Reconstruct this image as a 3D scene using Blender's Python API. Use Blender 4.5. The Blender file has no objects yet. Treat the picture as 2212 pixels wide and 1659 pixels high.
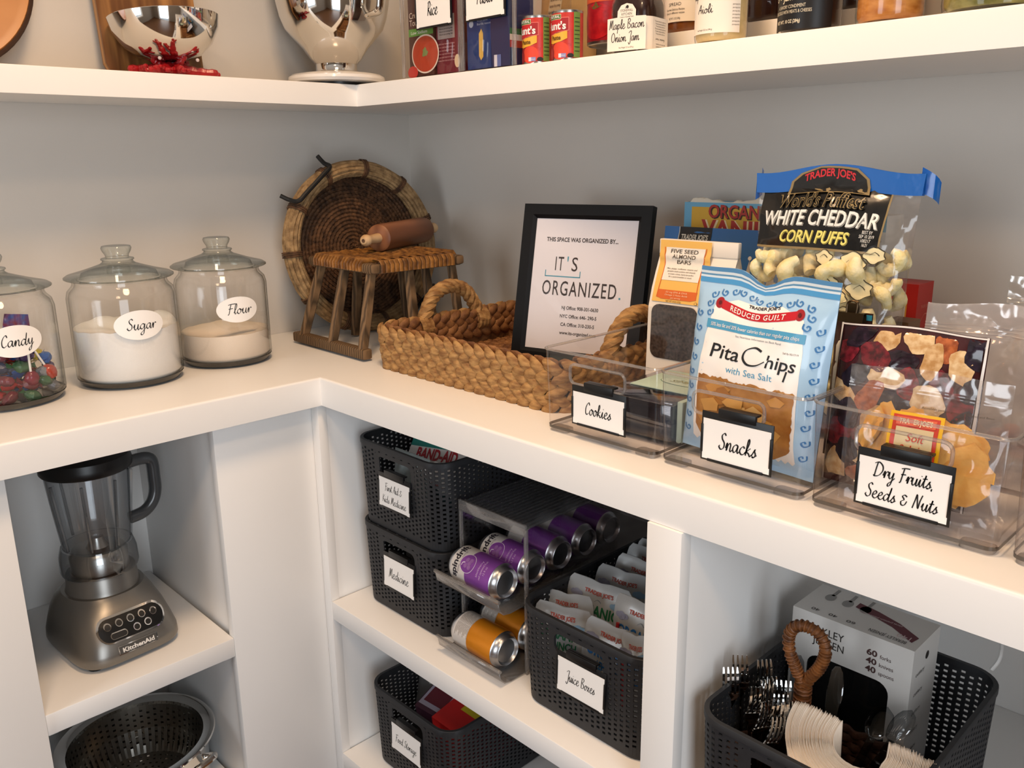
import bpy, bmesh, math, random
from mathutils import Matrix, Vector, noise, geometry
R=random.Random(7)
SC=bpy.context.scene; COL=SC.collection
sin,cos,pi,rad=math.sin,math.cos,math.pi,math.radians
# ---------------------------------------------------------------- camera
cd=bpy.data.cameras.new('camera'); cam=bpy.data.objects.new('camera',cd); COL.objects.link(cam)
cd.sensor_width=36.0; cd.sensor_fit='HORIZONTAL'; cd.lens=1847.6/2212*36; cd.clip_start=.02
def cam_matrix(loc,yaw,pit,rol):
    f=Vector((cos(pit)*cos(yaw),cos(pit)*sin(yaw),sin(pit))); r0=f.cross(Vector((0,0,1))).normalized(); u0=r0.cross(f)
    r=r0*cos(rol)+u0*sin(rol); u=u0*cos(rol)-r0*sin(rol)
    m=Matrix((r,u,-f)).transposed().to_4x4(); m.translation=loc; return m
cam.matrix_world=cam_matrix((1.8367,-1.4240,.3961),2.37083,-.25630,-.01225)
SC.camera=cam
# ---------------------------------------------------------------- light and exposure
SC.view_settings.view_transform='Standard'; SC.view_settings.look='None'; SC.view_settings.gamma=1
SC.view_settings.use_curve_mapping=False; SC.view_settings.exposure=0.0
W=bpy.data.worlds.new('world'); SC.world=W; W.use_nodes=True
W.node_tree.nodes['Background'].inputs[0].default_value=(.80,.90,1,1); W.node_tree.nodes['Background'].inputs[1].default_value=.6
def area(name,loc,target,sx,sy,power,color,shape='RECTANGLE'):
    l=bpy.data.lights.new(name,'AREA'); l.shape=shape; l.size=sx; l.size_y=sy; l.energy=power; l.color=color
    o=bpy.data.objects.new(name,l); COL.objects.link(o); o.location=loc
    o.rotation_euler=(Vector(target)-Vector(loc)).to_track_quat('-Z','Y').to_euler(); return o
area('ceiling_lamp_light',(1.12,-.92,1.535),(1.12,-.92,0),.34,.34,18,(1,.67,.40),'DISK')
area('ceiling_lamp_light',(1.85,-1.75,1.535),(1.85,-1.75,0),.34,.34,11,(1,.67,.40),'DISK')
area('doorway_daylight',(3.25,-1.85,.15),(1.0,-1.2,.0),1.0,1.9,31,(.87,.935,1))
area('window_daylight',(.85,-3.5,.35),(.5,-1.2,.0),.9,1.3,19,(.9,.95,1))
SC.cycles.use_denoising=True
SC.cycles.max_bounces=10; SC.cycles.diffuse_bounces=3; SC.cycles.glossy_bounces=4; SC.cycles.transmission_bounces=6; SC.cycles.transparent_max_bounces=40
SC.cycles.caustics_reflective=False; SC.cycles.caustics_refractive=False
# ---------------------------------------------------------------- materials
def lin(h):
    h=h.lstrip('#'); o=[]
    for i in (0,2,4):
        c=int(h[i:i+2],16)/255; o.append(c/12.92 if c<=.04045 else ((c+.055)/1.055)**2.4)
    return (*o,1)
MATS={}
def pm(name,hx,rough=.5,metal=0,var=0,vscale=40,bump=0,bscale=200,spec=.5,trans=0,coat=0,hx2=None,stretch=None,sub=0,ior=1.45):
    if name in MATS: return MATS[name]
    m=bpy.data.materials.new(name); m.use_nodes=True; n=m.node_tree.nodes; l=m.node_tree.links; b=n['Principled BSDF']
    b.inputs['Base Color'].default_value=lin(hx); b.inputs['Roughness'].default_value=rough; b.inputs['Metallic'].default_value=metal
    b.inputs['Specular IOR Level'].default_value=spec; b.inputs['Transmission Weight'].default_value=trans; b.inputs['Coat Weight'].default_value=coat; b.inputs['IOR'].default_value=ior
    if sub: b.inputs['Subsurface Weight'].default_value=sub; b.inputs['Subsurface Radius'].default_value=(.01,.008,.006)
    if var or bump:
        t=n.new('ShaderNodeTexCoord'); mp=n.new('ShaderNodeMapping'); l.new(t.outputs['Object'],mp.inputs[0])
        if stretch: mp.inputs['Scale'].default_value=stretch
        if var:
            nz=n.new('ShaderNodeTexNoise'); nz.inputs['Scale'].default_value=vscale; nz.inputs['Detail'].default_value=4; l.new(mp.outputs[0],nz.inputs['Vector'])
            r=n.new('ShaderNodeValToRGB'); a=lin(hx); c2=lin(hx2) if hx2 else tuple(x*(1-var) for x in a[:3])+(1,)
            r.color_ramp.elements[0].position=.35; r.color_ramp.elements[1].position=.65
            r.color_ramp.elements[0].color=c2; r.color_ramp.elements[1].color=a
            l.new(nz.outputs['Fac'],r.inputs[0]); l.new(r.outputs[0],b.inputs['Base Color'])
        if bump:
            nb=n.new('ShaderNodeTexNoise'); nb.inputs['Scale'].default_value=bscale; l.new(mp.outputs[0],nb.inputs['Vector'])
            bp=n.new('ShaderNodeBump'); bp.inputs['Strength'].default_value=bump; bp.inputs['Distance'].default_value=.002
            l.new(nb.outputs['Fac'],bp.inputs['Height']); l.new(bp.outputs[0],b.inputs['Normal'])
    MATS[name]=m; return m
def film(name,clear='#ffffff',edge='#9aa09c',refl=.06,gr=.05,bump=0,bscale=60,edgepow=3.0,haze=0):
    """thin clear sheet: straight-through light tinted more where seen edge-on, plus a mirror coat"""
    if name in MATS: return MATS[name]
    m=bpy.data.materials.new(name); m.use_nodes=True; n=m.node_tree.nodes; l=m.node_tree.links; n.remove(n['Principled BSDF']); out=n['Material Output']
    lw=n.new('ShaderNodeLayerWeight'); lw.inputs[0].default_value=.5
    def mth(op,a,b):
        x=n.new('ShaderNodeMath'); x.operation=op; x.use_clamp=True
        for i,v in enumerate((a,b)):
            if hasattr(v,'links'): l.new(v,x.inputs[i])
            else: x.inputs[i].default_value=v
        return x.outputs[0]
    pw=mth('POWER',lw.outputs['Facing'],edgepow)
    mx=n.new('ShaderNodeMix'); mx.data_type='RGBA'; l.new(pw,mx.inputs[0]); mx.inputs[6].default_value=lin(clear); mx.inputs[7].default_value=lin(edge)
    tr=n.new('ShaderNodeBsdfTransparent'); l.new(mx.outputs[2],tr.inputs[0])
    gl=n.new('ShaderNodeBsdfGlossy'); gl.inputs['Roughness'].default_value=gr; gl.inputs[0].default_value=(1,1,1,1)
    fac=mth('ADD',mth('MULTIPLY',mth('POWER',lw.outputs['Facing'],4.0),.55),refl)
    ms=n.new('ShaderNodeMixShader'); l.new(fac,ms.inputs[0]); l.new(tr.outputs[0],ms.inputs[1]); l.new(gl.outputs[0],ms.inputs[2])
    last=ms
    if haze:
        df=n.new('ShaderNodeBsdfDiffuse'); df.inputs[0].default_value=(.8,.8,.8,1); m2=n.new('ShaderNodeMixShader'); m2.inputs[0].default_value=haze
        l.new(ms.outputs[0],m2.inputs[1]); l.new(df.outputs[0],m2.inputs[2]); last=m2
    l.new(last.outputs[0],out.inputs[0])
    if bump:
        t=n.new('ShaderNodeTexCoord'); nb=n.new('ShaderNodeTexNoise'); nb.inputs['Scale'].default_value=bscale; nb.inputs['Detail'].default_value=1; l.new(t.outputs['Object'],nb.inputs['Vector'])
        bp=n.new('ShaderNodeBump'); bp.inputs['Strength'].default_value=bump; bp.inputs['Distance'].default_value=.01
        l.new(nb.outputs['Fac'],bp.inputs['Height']); l.new(bp.outputs[0],gl.inputs['Normal'])
    MATS[name]=m; return m
def grain(name,a,b,scale=(1,1,1),rough=.55,wscale=8,dist=6):
    if name in MATS: return MATS[name]
    m=pm(name,a,rough); n=m.node_tree.nodes; l=m.node_tree.links; bs=n['Principled BSDF']
    t=n.new('ShaderNodeTexCoord'); mp=n.new('ShaderNodeMapping'); mp.inputs['Scale'].default_value=scale; l.new(t.outputs['Object'],mp.inputs[0])
    w=n.new('ShaderNodeTexWave'); w.inputs['Scale'].default_value=wscale; w.inputs['Distortion'].default_value=dist; w.inputs['Detail'].default_value=3; l.new(mp.outputs[0],w.inputs['Vector'])
    r=n.new('ShaderNodeValToRGB'); r.color_ramp.elements[0].color=lin(b); r.color_ramp.elements[1].color=lin(a); l.new(w.outputs['Fac'],r.inputs[0]); l.new(r.outputs[0],bs.inputs['Base Color'])
    bp=n.new('ShaderNodeBump'); bp.inputs['Strength'].default_value=.25; bp.inputs['Distance'].default_value=.001; l.new(w.outputs['Fac'],bp.inputs['Height']); l.new(bp.outputs[0],bs.inputs['Normal'])
    return m
def ink(hx,rough=.5): return pm('ink_'+hx.strip('#'),hx,rough)
WALL=pm('wall_paint','#d2ccc4',.7,var=.015,vscale=6,bump=.05,bscale=300)
WHITE=pm('white_gloss_paint','#f1efec',.38,var=.012,vscale=5,bump=.03,bscale=60)
GLASS=film('jar_glass','#ffffff','#76807d',.025,.02,edgepow=5.5)
LIDG=film('lid_glass','#f7faf9','#5d6765',.06,.03,edgepow=3)
ACR=film('clear_acrylic','#fbf9f9','#b9b2b0',.04,.03,edgepow=4)
ACRE=film('acrylic_refraction_tint','#6d625a','#2a221d',.12,.05,edgepow=1.2)  # dark tint painted in for the refraction line around the bin base
RIMC=film('acrylic_rim','#f1eeeb','#8a827d',.10,.10,edgepow=2.2,haze=.10)
SMOKE=film('smoked_acrylic','#b9bcc2','#4c5056',.08,.04,edgepow=1.6)
FILM=film('clear_bag_film','#fcfaf9','#d9cfca',.06,.10,bump=.9,bscale=28,edgepow=3.5,haze=.035)
CHROME=pm('chrome','#e2e0dc',.06,1)
STEEL=pm('brushed_steel','#b5b3ae',.28,1,bump=.05,bscale=900,stretch=(1,1,.05))
SILVER=pm('satin_silver_paint','#85827d',.33,.75)
BLACK=pm('black_plastic','#0c0c0d',.35)
MBLACK=pm('matt_black','#101011',.5)
RATTAN=pm('charcoal_plastic','#26272a',.55,var=.15,vscale=90)
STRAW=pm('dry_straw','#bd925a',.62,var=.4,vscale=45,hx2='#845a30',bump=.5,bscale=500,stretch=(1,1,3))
SHSTRAW=pm('shaded_straw','#9c6c40',.62,var=.3,vscale=45,hx2='#673f22',bump=.5,bscale=500)  # darker copy of the tray straw; shade inside and in gaps put into colour
DSTRAW=pm('brown_seagrass','#6a4a30',.75,var=.35,vscale=70,hx2='#3a2617',bump=.6,bscale=400)
RIMST=pm('tan_straw_bundle','#a98a60',.75,var=.35,vscale=70,hx2='#7a6040',bump=.8,bscale=260)
CARD=pm('card_stock','#f6f3ef',.6)
PAPER=pm('white_paper','#f1ece6',.6,var=.02,vscale=30)
INK=ink('#161312')
OLDWOOD=grain('old_stool_wood','#7c6042','#463522',(3,3,1),.75,14,5)
# ---------------------------------------------------------------- mesh builder
_tx={}
def plane(o,ex,ey):
    o,ex,ey=Vector(o),Vector(ex),Vector(ey); n=ex.cross(ey).normalized()
    return lambda u,v,f=0:o+ex*u+ey*v+n*f
def cylmap(r,z0=0,a0=-pi/2,cx=0,cy=0): return lambda u,v,f=0:Vector((cx+(r+f)*cos(a0+u/r),cy+(r+f)*sin(a0+u/r),z0+v))
def front(y=0,x=0,z=0): return plane((x,y,z),(1,0,0),(0,0,1))
def rrect(w,d,r,n=5,cx=0,cy=0):
    p=[]
    for qx,qy,a in ((1,-1,-pi/2),(1,1,0),(-1,1,pi/2),(-1,-1,pi)):
        for i in range(n+1):
            t=a+pi/2*i/n; p.append((cx+qx*(w/2-r)+r*cos(t),cy+qy*(d/2-r)+r*sin(t)))
    return p
def oval(a,b,cu=0,cv=0,n=40): return [(cu+a*cos(2*pi*i/n),cv+b*sin(2*pi*i/n)) for i in range(n)]
def rect(u0,v0,u1,v1): return [(u0,v0),(u1,v0),(u1,v1),(u0,v1)]
def crv(pts,k=6,closed=False):
    pts=[Vector(p) for p in pts]; n=len(pts); out=[]
    for i in range(n if closed else n-1):
        g=(lambda j:pts[j%n]) if closed else (lambda j:pts[max(0,min(n-1,j))])
        a,b,c,d=g(i-1),g(i),g(i+1),g(i+2)
        for s in range(k):
            t=s/k; out.append(.5*((2*b)+(c-a)*t+(2*a-5*b+4*c-d)*t*t+(3*b-a-3*c+d)*t**3))
    if not closed: out.append(pts[-1])
    return out
class MB:
    def __init__(s): s.v=[];s.f=[];s.mi=[];s.sm=[];s.mats=[];s.M=None
    def add(s,vs,fs,mat,smooth=False):
        if mat not in s.mats: s.mats.append(mat)
        k=s.mats.index(mat); b=len(s.v)
        for v in vs:
            v=Vector(v); s.v.append(s.M@v if s.M else v)
        for f in fs: s.f.append(tuple(b+i for i in f)); s.mi.append(k); s.sm.append(smooth)
        return s
    def box(s,lo,hi,mat,bev=0):
        x0,y0,z0=lo;x1,y1,z1=hi
        vs=[(x0,y0,z0),(x1,y0,z0),(x1,y1,z0),(x0,y1,z0),(x0,y0,z1),(x1,y0,z1),(x1,y1,z1),(x0,y1,z1)]
        fs=[(3,2,1,0),(4,5,6,7),(0,1,5,4),(1,2,6,5),(2,3,7,6),(3,0,4,7)]
        if bev:
            bm=bmesh.new(); q=[bm.verts.new(v) for v in vs]
            for f in fs: bm.faces.new([q[i] for i in f])
            bmesh.ops.bevel(bm,geom=bm.edges[:],offset=bev,segments=2,affect='EDGES',profile=.5); return s.bm(bm,mat,True)
        return s.add(vs,fs,mat)
    def bm(s,bm,mat,smooth=False):
        bm.verts.index_update(); r=s.add([v.co for v in bm.verts],[[v.index for v in f.verts] for f in bm.faces],mat,smooth); bm.free(); return r
    def loft(s,rings,mat,cap0=True,cap1=True,smooth=True,closed=True):
        n=len(rings[0]); vs=[p for r in rings for p in r]; fs=[]
        for j in range(len(rings)-1):
            for i in range(n if closed else n-1):
                k=(i+1)%n; fs.append((j*n+i,j*n+k,(j+1)*n+k,(j+1)*n+i))
        if cap0: fs.append(tuple(range(n-1,-1,-1)))
        if cap1: fs.append(tuple((len(rings)-1)*n+i for i in range(n)))
        return s.add(vs,fs,mat,smooth)
    def prism(s,poly,z0,z1,mat,smooth=False):
        return s.loft([[(x,y,z0) for x,y in poly],[(x,y,z1) for x,y in poly]],mat,smooth=smooth)
    def lathe(s,prof,mat,n=40,c=(0,0),a0=0,a1=2*pi):
        full=abs(a1-a0-2*pi)<1e-6; k=n if full else n+1
        rings=[[(c[0]+r*cos(a0+(a1-a0)*i/n),c[1]+r*sin(a0+(a1-a0)*i/n),z) for i in range(k)] for r,z in prof]
        return s.loft(rings,mat,False,False,True,full)
    def tube(s,pts,r,mat,n=8,closed=False,flat=None,caps=True):
        pts=[Vector(p) for p in pts]; m=len(pts); rings=[]; up=None
        for i in range(m):
            a=pts[(i-1)%m] if (closed or i>0) else pts[i]; b=pts[(i+1)%m] if (closed or i<m-1) else pts[i]
            t=(b-a).normalized()
            if up is None:
                up=Vector((0,0,1)) if abs(t.z)<.9 else Vector((1,0,0))
            up=(up-t*up.dot(t)).normalized(); sd=t.cross(up); rr=r(i/(m-1 if not closed else m)) if callable(r) else r
            fx,fy=flat or (1,1)
            rings.append([pts[i]+(sd*cos(2*pi*k/n)*fx+up*sin(2*pi*k/n)*fy)*rr for k in range(n)])
        if closed: rings.append(rings[0])
        return s.loft(rings,mat,caps and not closed,caps and not closed)
    def ball(s,c,r,mat,n=10,rot=None,jit=0):
        rx,ry,rz=(r,r,r) if not hasattr(r,'__len__') else r; c=Vector(c); rings=[]; h=max(4,n//2)
        for j in range(h+1):
            ph=-pi/2+pi*j/h; row=[]
            for i in range(n):
                a=2*pi*i/n; d=Vector((rx*cos(ph)*cos(a),ry*cos(ph)*sin(a),rz*sin(ph)))
                if jit and 0<j<h: d*=1+R.uniform(-jit,jit)
                row.append(c+(rot@d if rot else d))
            rings.append(row)
        return s.loft(rings,mat,False,False)
    def grid(s,fn,nu,nv,mat,smooth=True):
        return s.add([fn(i/nu,j/nv) for j in range(nv+1) for i in range(nu+1)],[(j*(nu+1)+i,j*(nu+1)+i+1,(j+1)*(nu+1)+i+1,(j+1)*(nu+1)+i) for j in range(nv) for i in range(nu)],mat,smooth)
    def patch(s,poly,S,mat,off=.0003,L=None,holes=()):
        loops=[[Vector((u,v,0)) for u,v in poly]]+[[Vector((u,v,0)) for u,v in h] for h in holes]
        flat=[p for l in loops for p in l]; tr=geometry.tessellate_polygon(loops)
        bm=bmesh.new(); q=[bm.verts.new(p) for p in flat]
        for t in tr:
            try: bm.faces.new([q[i] for i in t])
            except ValueError: pass
        if L: s._sub(bm,L)
        for v in bm.verts: v.co=S(v.co.x,v.co.y,off)
        return s.bm(bm,mat,bool(L))
    def _sub(s,bm,L):
        for _ in range(7):
            e=[e for e in bm.edges if e.calc_length()>L]
            if not e or len(bm.verts)>6000: break
            bmesh.ops.subdivide_edges(bm,edges=e,cuts=1); bmesh.ops.triangulate(bm,faces=[f for f in bm.faces if len(f.verts)>3])
    def plate(s,poly,holes,S,t,mat):
        """flat plate of thickness t behind S, with holes"""
        s.patch(poly,S,mat,0,None,holes); s.patch(poly,S,mat,-t,None,holes)
        for l in [poly]+list(holes):
            n=len(l); s.loft([[S(u,v,0) for u,v in l],[S(u,v,-t) for u,v in l]],mat,False,False,False)
        return s
    def text(s,tx,u,v,h,mat,S,w=None,shear=0,bold=0,off=.0004,warp=None,al='C',sp=1.0,L=None):
        k=(tx,bold,sp)
        if k not in _tx:
            cu=bpy.data.curves.new('t','FONT'); cu.body=tx; cu.resolution_u=3; cu.offset=bold; cu.space_character=sp
            ob=bpy.data.objects.new('t',cu); me=bpy.data.meshes.new_from_object(ob)
            vs=[(p.co.x,p.co.y) for p in me.vertices]; fs=[tuple(p.vertices) for p in me.polygons]
            bpy.data.objects.remove(ob); bpy.data.meshes.remove(me); bpy.data.curves.remove(cu); _tx[k]=(vs,fs)
        vs,fs=_tx[k]
        if not vs: return s
        x0=min(p[0] for p in vs);x1=max(p[0] for p in vs); sy=h/.69; sx=sy if not w else w/(x1-x0); wd=(x1-x0)*sx
        o={'C':-wd/2,'L':0,'R':-wd}[al]
        pts=[]
        for x,y in vs:
            a=u+o+(x-x0)*sx+shear*y*sy; b=v+y*sy
            if warp: a,b=warp(a,b)
            pts.append(S(a,b,off))
        return s.add(pts,fs,mat)
    def stroke(s,pts,w,S,mat,off=.0004,nib=rad(40),k=5,thin=.35):
        p=crv([(a,b,0) for a,b in pts],k); L=[];Rr=[]
        for i,q in enumerate(p):
            a=p[max(0,i-1)];b=p[min(len(p)-1,i+1)]; d=(b-a)
            if d.length<1e-9: d=Vector((1,0,0))
            d.normalize(); ww=w*(thin+(1-thin)*abs(d.x*sin(nib)-d.y*cos(nib)))/2
            L.append(S(q.x-d.y*ww,q.y+d.x*ww,off)); Rr.append(S(q.x+d.y*ww,q.y-d.x*ww,off))
        n=len(p); return s.add(L+Rr,[(i,i+1,n+i+1,n+i) for i in range(n-1)],mat)
    def script(s,tx,u,v,h,mat,S,w=None,wt=.12,slant=.12,off=.0004,thin=.35):
        """handwritten brush lettering; h is the x-height"""
        x=0; st=[]
        for ch in tx:
            if ch==' ': x+=.75; continue
            adv,strokes=GL[ch]
            for q in strokes: st.append([(x+a+slant*b,b) for a,b in q])
            x+=adv
        sx=h if not w else w/x; o=u-x*sx/2
        for q in st: s.stroke([(o+a*sx,v+b*h) for a,b in q],wt*h*2,S,mat,off,thin=thin)
        return s
    def build(s,name,parent=None,solid=0,sharp=40):
        me=bpy.data.meshes.new(name); me.from_pydata([tuple(v) for v in s.v],[],s.f)
        for m in s.mats: me.materials.append(m)
        me.polygons.foreach_set('material_index',s.mi); me.polygons.foreach_set('use_smooth',s.sm)
        if any(s.sm):
            try: me.set_sharp_from_angle(angle=rad(sharp))
            except Exception: pass
        me.update(); o=bpy.data.objects.new(name,me); COL.objects.link(o)
        if parent: o.parent=parent
        if solid:
            md=o.modifiers.new('thick','SOLIDIFY'); md.thickness=solid; md.offset=0
        return o
GL={'a':(1.2,[[(.95,.85),(.6,1),(.2,.75),(.08,.35),(.3,.02),(.65,.25),(.92,.9),(.85,.3),(1,.02),(1.25,.3)]]),
'b':(1.0,[[(0,.3),(.35,1.2),(.4,1.9),(.2,1.2),(.2,.1),(.5,0),(.8,.4),(.6,.9),(.3,.7)]]),
'c':(1.0,[[(.85,.8),(.6,1),(.2,.7),(.1,.3),(.4,0),(.8,.1),(1.05,.4)]]),
'd':(1.3,[[(.9,.85),(.55,1),(.15,.65),(.1,.25),(.35,0),(.7,.3),(1,1),(1.15,2),(.98,1),(.9,.2),(1.1,0),(1.35,.3)]]),
'e':(1.0,[[(.1,.45),(.6,.6),(.75,.9),(.5,1.05),(.2,.7),(.15,.25),(.45,0),(.8,.1),(1.05,.4)]]),
'g':(1.25,[[(.95,.85),(.55,1),(.15,.65),(.12,.3),(.4,.05),(.75,.35),(.98,.95),(.9,0),(.75,-.8),(.35,-1),(.25,-.7),(.7,-.25),(1.3,.3)]]),
'i':(.6,[[(0,.3),(.25,1),(.2,.3),(.35,0),(.65,.3)],[(.33,1.42),(.4,1.52)]]),
'k':(1.1,[[(0,.2),(.5,1.4),(.5,1.95),(.32,1.9),(.2,.9),(.12,0)],[(.85,1),(.25,.5),(.6,.3),(.85,0),(1.15,.3)]]),
'l':(.6,[[(0,.2),(.5,1.3),(.5,1.95),(.3,1.9),(.2,.8),(.3,0),(.65,.3)]]),
'm':(1.75,[[(0,.3),(.25,1),(.2,0),(.4,.7),(.65,1),(.78,.75),(.75,0),(.95,.7),(1.2,1),(1.35,.75),(1.3,.2),(1.45,0),(1.75,.3)]]),
'n':(1.2,[[(0,.3),(.25,1),(.2,0),(.4,.7),(.7,1),(.85,.75),(.8,.2),(.95,0),(1.25,.3)]]),
'o':(1.0,[[(.6,1),(.2,.75),(.1,.3),(.4,0),(.75,.3),(.75,.8),(.5,1),(.7,.8),(1.05,.8)]]),
'p':(1.1,[[(0,.4),(.25,1),(.2,0),(.1,-.9)],[(.22,.6),(.5,1),(.85,.8),(.8,.3),(.5,.05),(.25,.25)]]),
'r':(.8,[[(0,.3),(.25,1),(.25,0),(.4,.7),(.7,1),(.88,.85)]]),
's':(.85,[[(0,.1),(.5,1),(.45,.75),(.65,.4),(.5,.05),(.15,.05),(.4,0),(.9,.35)]]),
't':(.7,[[(0,.3),(.35,1.2),(.42,1.7),(.25,.5),(.4,0),(.75,.3)],[(0,1.15),(.75,1.25)]]),
'u':(1.2,[[(0,.4),(.25,1),(.2,.25),(.45,0),(.75,.4),(.9,1),(.85,.2),(1,0),(1.25,.3)]]),
'x':(1.0,[[(.05,.9),(.3,.9),(.6,.1),(.95,.1)],[(.85,1),(.1,0)]]),
'y':(1.2,[[(0,.4),(.25,1),(.25,.3),(.5,.1),(.8,.5),(.95,1),(.85,0),(.65,-.8),(.3,-1),(.3,-.65),(.8,-.2),(1.25,.3)]]),
'A':(1.3,[[(0,0),(.5,1.2),(.9,2),(.95,1),(1.1,0)],[(.3,.8),(1.2,.85)]]),
'B':(1.3,[[(.3,2),(.2,1),(.15,0)],[(.1,1.9),(.7,2.05),(1,1.6),(.5,1.1),(1.05,.7),(.9,.15),(.3,0)]]),
'C':(1.15,[[(1.1,1.6),(.9,2),(.5,1.7),(.2,1),(.25,.25),(.6,0),(1,.3)]]),
'D':(1.7,[[(.5,2),(.35,1),(.25,0)],[(0,1.8),(.7,2.05),(1.4,1.6),(1.5,.9),(1,.2),(.3,-.02),(.1,.15)]]),
'F':(1.2,[[(.6,1.95),(.45,1),(.3,0),(.1,-.05)],[(.1,1.85),(.7,2),(1.5,2.05)],[(.2,1.05),(1,1.15)]]),
'J':(1.1,[[(.2,1.7),(.6,2),(1.1,2),(.9,1),(.75,-.3),(.4,-.7),(.1,-.3)]]),
'K':(1.2,[[(.35,2),(.25,1),(.2,0)],[(1.2,2),(.3,1),(.8,.6),(1.2,0)]]),
'M':(1.6,[[(.1,0),(.35,1.2),(.55,2),(.6,1),(.65,.3),(.9,1.3),(1.2,2),(1.25,1),(1.35,0),(1.55,.2)]]),
'N':(1.5,[[(.1,0),(.35,1.2),(.5,2),(.7,1.2),(1,.1),(1.15,1.2),(1.4,2.05)]]),
'O':(1.5,[[(.8,2),(.3,1.6),(.15,.7),(.5,0),(1.1,.3),(1.25,1.3),(.8,2)]]),
'P':(1.1,[[(.4,2),(.3,1),(.2,0)],[(.1,1.8),(.7,2.05),(1.1,1.6),(.8,1.1),(.35,1)]]),
'R':(1.25,[[(.4,2),(.3,1),(.2,0)],[(.1,1.8),(.7,2.05),(1.1,1.6),(.8,1.1),(.35,1),(.8,.5),(1.2,0)]]),
'S':(1.2,[[(1.05,1.8),(.8,2.05),(.4,1.75),(.5,1.3),(.9,.85),(.85,.25),(.4,0),(.05,.3),(.2,.5)]]),
'&':(1.3,[[(1,1.3),(.6,1.5),(.25,1.25),(.6,.85),(.15,.5),(.3,.05),(.8,.1),(1.1,.7)]]),
',':(.4,[[(.15,.1),(.1,-.25)]]),'.':(.4,[[(.1,.0),(.16,.06)]])}
# ---------------------------------------------------------------- scene graph helpers
def tag(o,label,cat,group=None,kind=None):
    o['label']=label; o['category']=cat
    if group: o['group']=group
    if kind: o['kind']=kind
    return o
def thing(name,label,cat,loc=(0,0,0),rot=(0,0,0),group=None,kind=None):
    o=bpy.data.objects.new(name,None); COL.objects.link(o); o.empty_display_size=.02; o.location=loc; o.rotation_euler=rot
    return tag(o,label,cat,group,kind)
def place(o,loc,rot=(0,0,0)): o.location=loc; o.rotation_euler=rot; return o
def dup(root,loc,rot,label=None,scale=None):
    r=root.copy(); COL.objects.link(r); r.location=loc; r.rotation_euler=rot
    if scale: r.scale=(scale,)*3 if not hasattr(scale,'__len__') else scale
    if label: r['label']=label
    for c in list(root.children):
        d=c.copy(); COL.objects.link(d); d.parent=r
        for g in list(c.children):
            e=g.copy(); COL.objects.link(e); e.parent=d
    return r
def struct(mb,name): o=mb.build(name); o['kind']='structure'; return o
# ================================================================ the room
X1,Y1,ZF,ZC=3.05,-3.25,-.915,1.55
struct(MB().box((-.1,Y1,ZF),(0,.1,ZC),WALL),'wall_left')
struct(MB().box((0,0,ZF),(X1,.1,ZC),WALL),'wall_right')
DIMWALL=pm('low_bounce_wall_paint','#8d857c',.8,var=.02,vscale=6)  # darkened tone for the unseen walls, added to cut bounce light
struct(MB().box((-.1,Y1-.1,ZF),(.4,Y1,ZC),DIMWALL).box((1.3,Y1-.1,ZF),(X1+.1,Y1,ZC),DIMWALL).box((.4,Y1-.1,ZF),(1.3,Y1,-.3),DIMWALL).box((.4,Y1-.1,1.0),(1.3,Y1,ZC),DIMWALL),'wall_front')
wn=struct(MB().box((.32,Y1,-.38),(.4,Y1+.015,1.08),WHITE).box((1.3,Y1,-.38),(1.38,Y1+.015,1.08),WHITE).box((.4,Y1,1.0),(1.3,Y1+.015,1.08),WHITE).box((.4,Y1,-.38),(1.3,Y1+.03,-.3),WHITE),'window_1')
struct(MB().box((X1,Y1,ZF),(X1+.1,-2.4,ZC),DIMWALL).box((X1,-1.3,ZF),(X1+.1,.1,ZC),DIMWALL).box((X1,-2.4,1.15),(X1+.1,-1.3,ZC),DIMWALL),'wall_back')
struct(MB().box((-.1,Y1-.1,ZC),(X1+.1,.1,ZC+.1),WALL),'ceiling')
struct(MB().box((-.1,Y1-.1,ZF-.1),(X1+.1,.1,ZF),grain('oak_floor','#6b4a30','#4e3422',(1,6,1),.4,3,3)),'floor')  # floor tone darkened as well to lower the bounce light
struct(MB().box((X1-.015,-2.48,ZF),(X1,-2.4,1.23),WHITE).box((X1-.015,-1.3,ZF),(X1,-1.22,1.23),WHITE).box((X1-.015,-2.4,1.15),(X1,-1.3,1.23),WHITE),'trim_1')
# ---------------------------------------------------------------- built-in shelving
DL,DR,H1=.45,.5869,.0556; SL,SR,ZS,H2=.2274,.3141,.5107,.0446; XF=.4165; XS=.4407
def lslab(dl,dr,z0,z1,bev):
    bm=bmesh.new(); P=[(0.001,-.001),(0.001,-2.4),(dl,-2.4),(dl,-dr),(2.5,-dr),(2.5,-.001)]
    a=[bm.verts.new((x,y,z0)) for x,y in P]; b=[bm.verts.new((x,y,z1)) for x,y in P]; n=len(P)
    bm.faces.new(a); bm.faces.new(b[::-1])
    for i in range(n): bm.faces.new((a[i],b[i],b[(i+1)%n],a[(i+1)%n]))
    bmesh.ops.recalc_face_normals(bm,faces=bm.faces[:])
    e=[e for e in bm.edges if all(abs(v.co.z-z1)<1e-6 for v in e.verts) and all(v.co.x>.01 and v.co.y<-.01 for v in e.verts) and min(v.co.x for v in e.verts)<2.4]
    bmesh.ops.bevel(bm,geom=e,offset=bev,segments=3,affect='EDGES',profile=.5); return MB().bm(bm,WHITE,True)
tag(lslab(DL,DR,-H1,0,.005).build('countertop'),'white painted L-shaped countertop carrying the jars, baskets and clear bins','countertop')
tag(lslab(SL,SR,ZS,ZS+H2,.002).build('wall_shelf'),'white thick L-shaped wall shelf above the counter','shelf')
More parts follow.
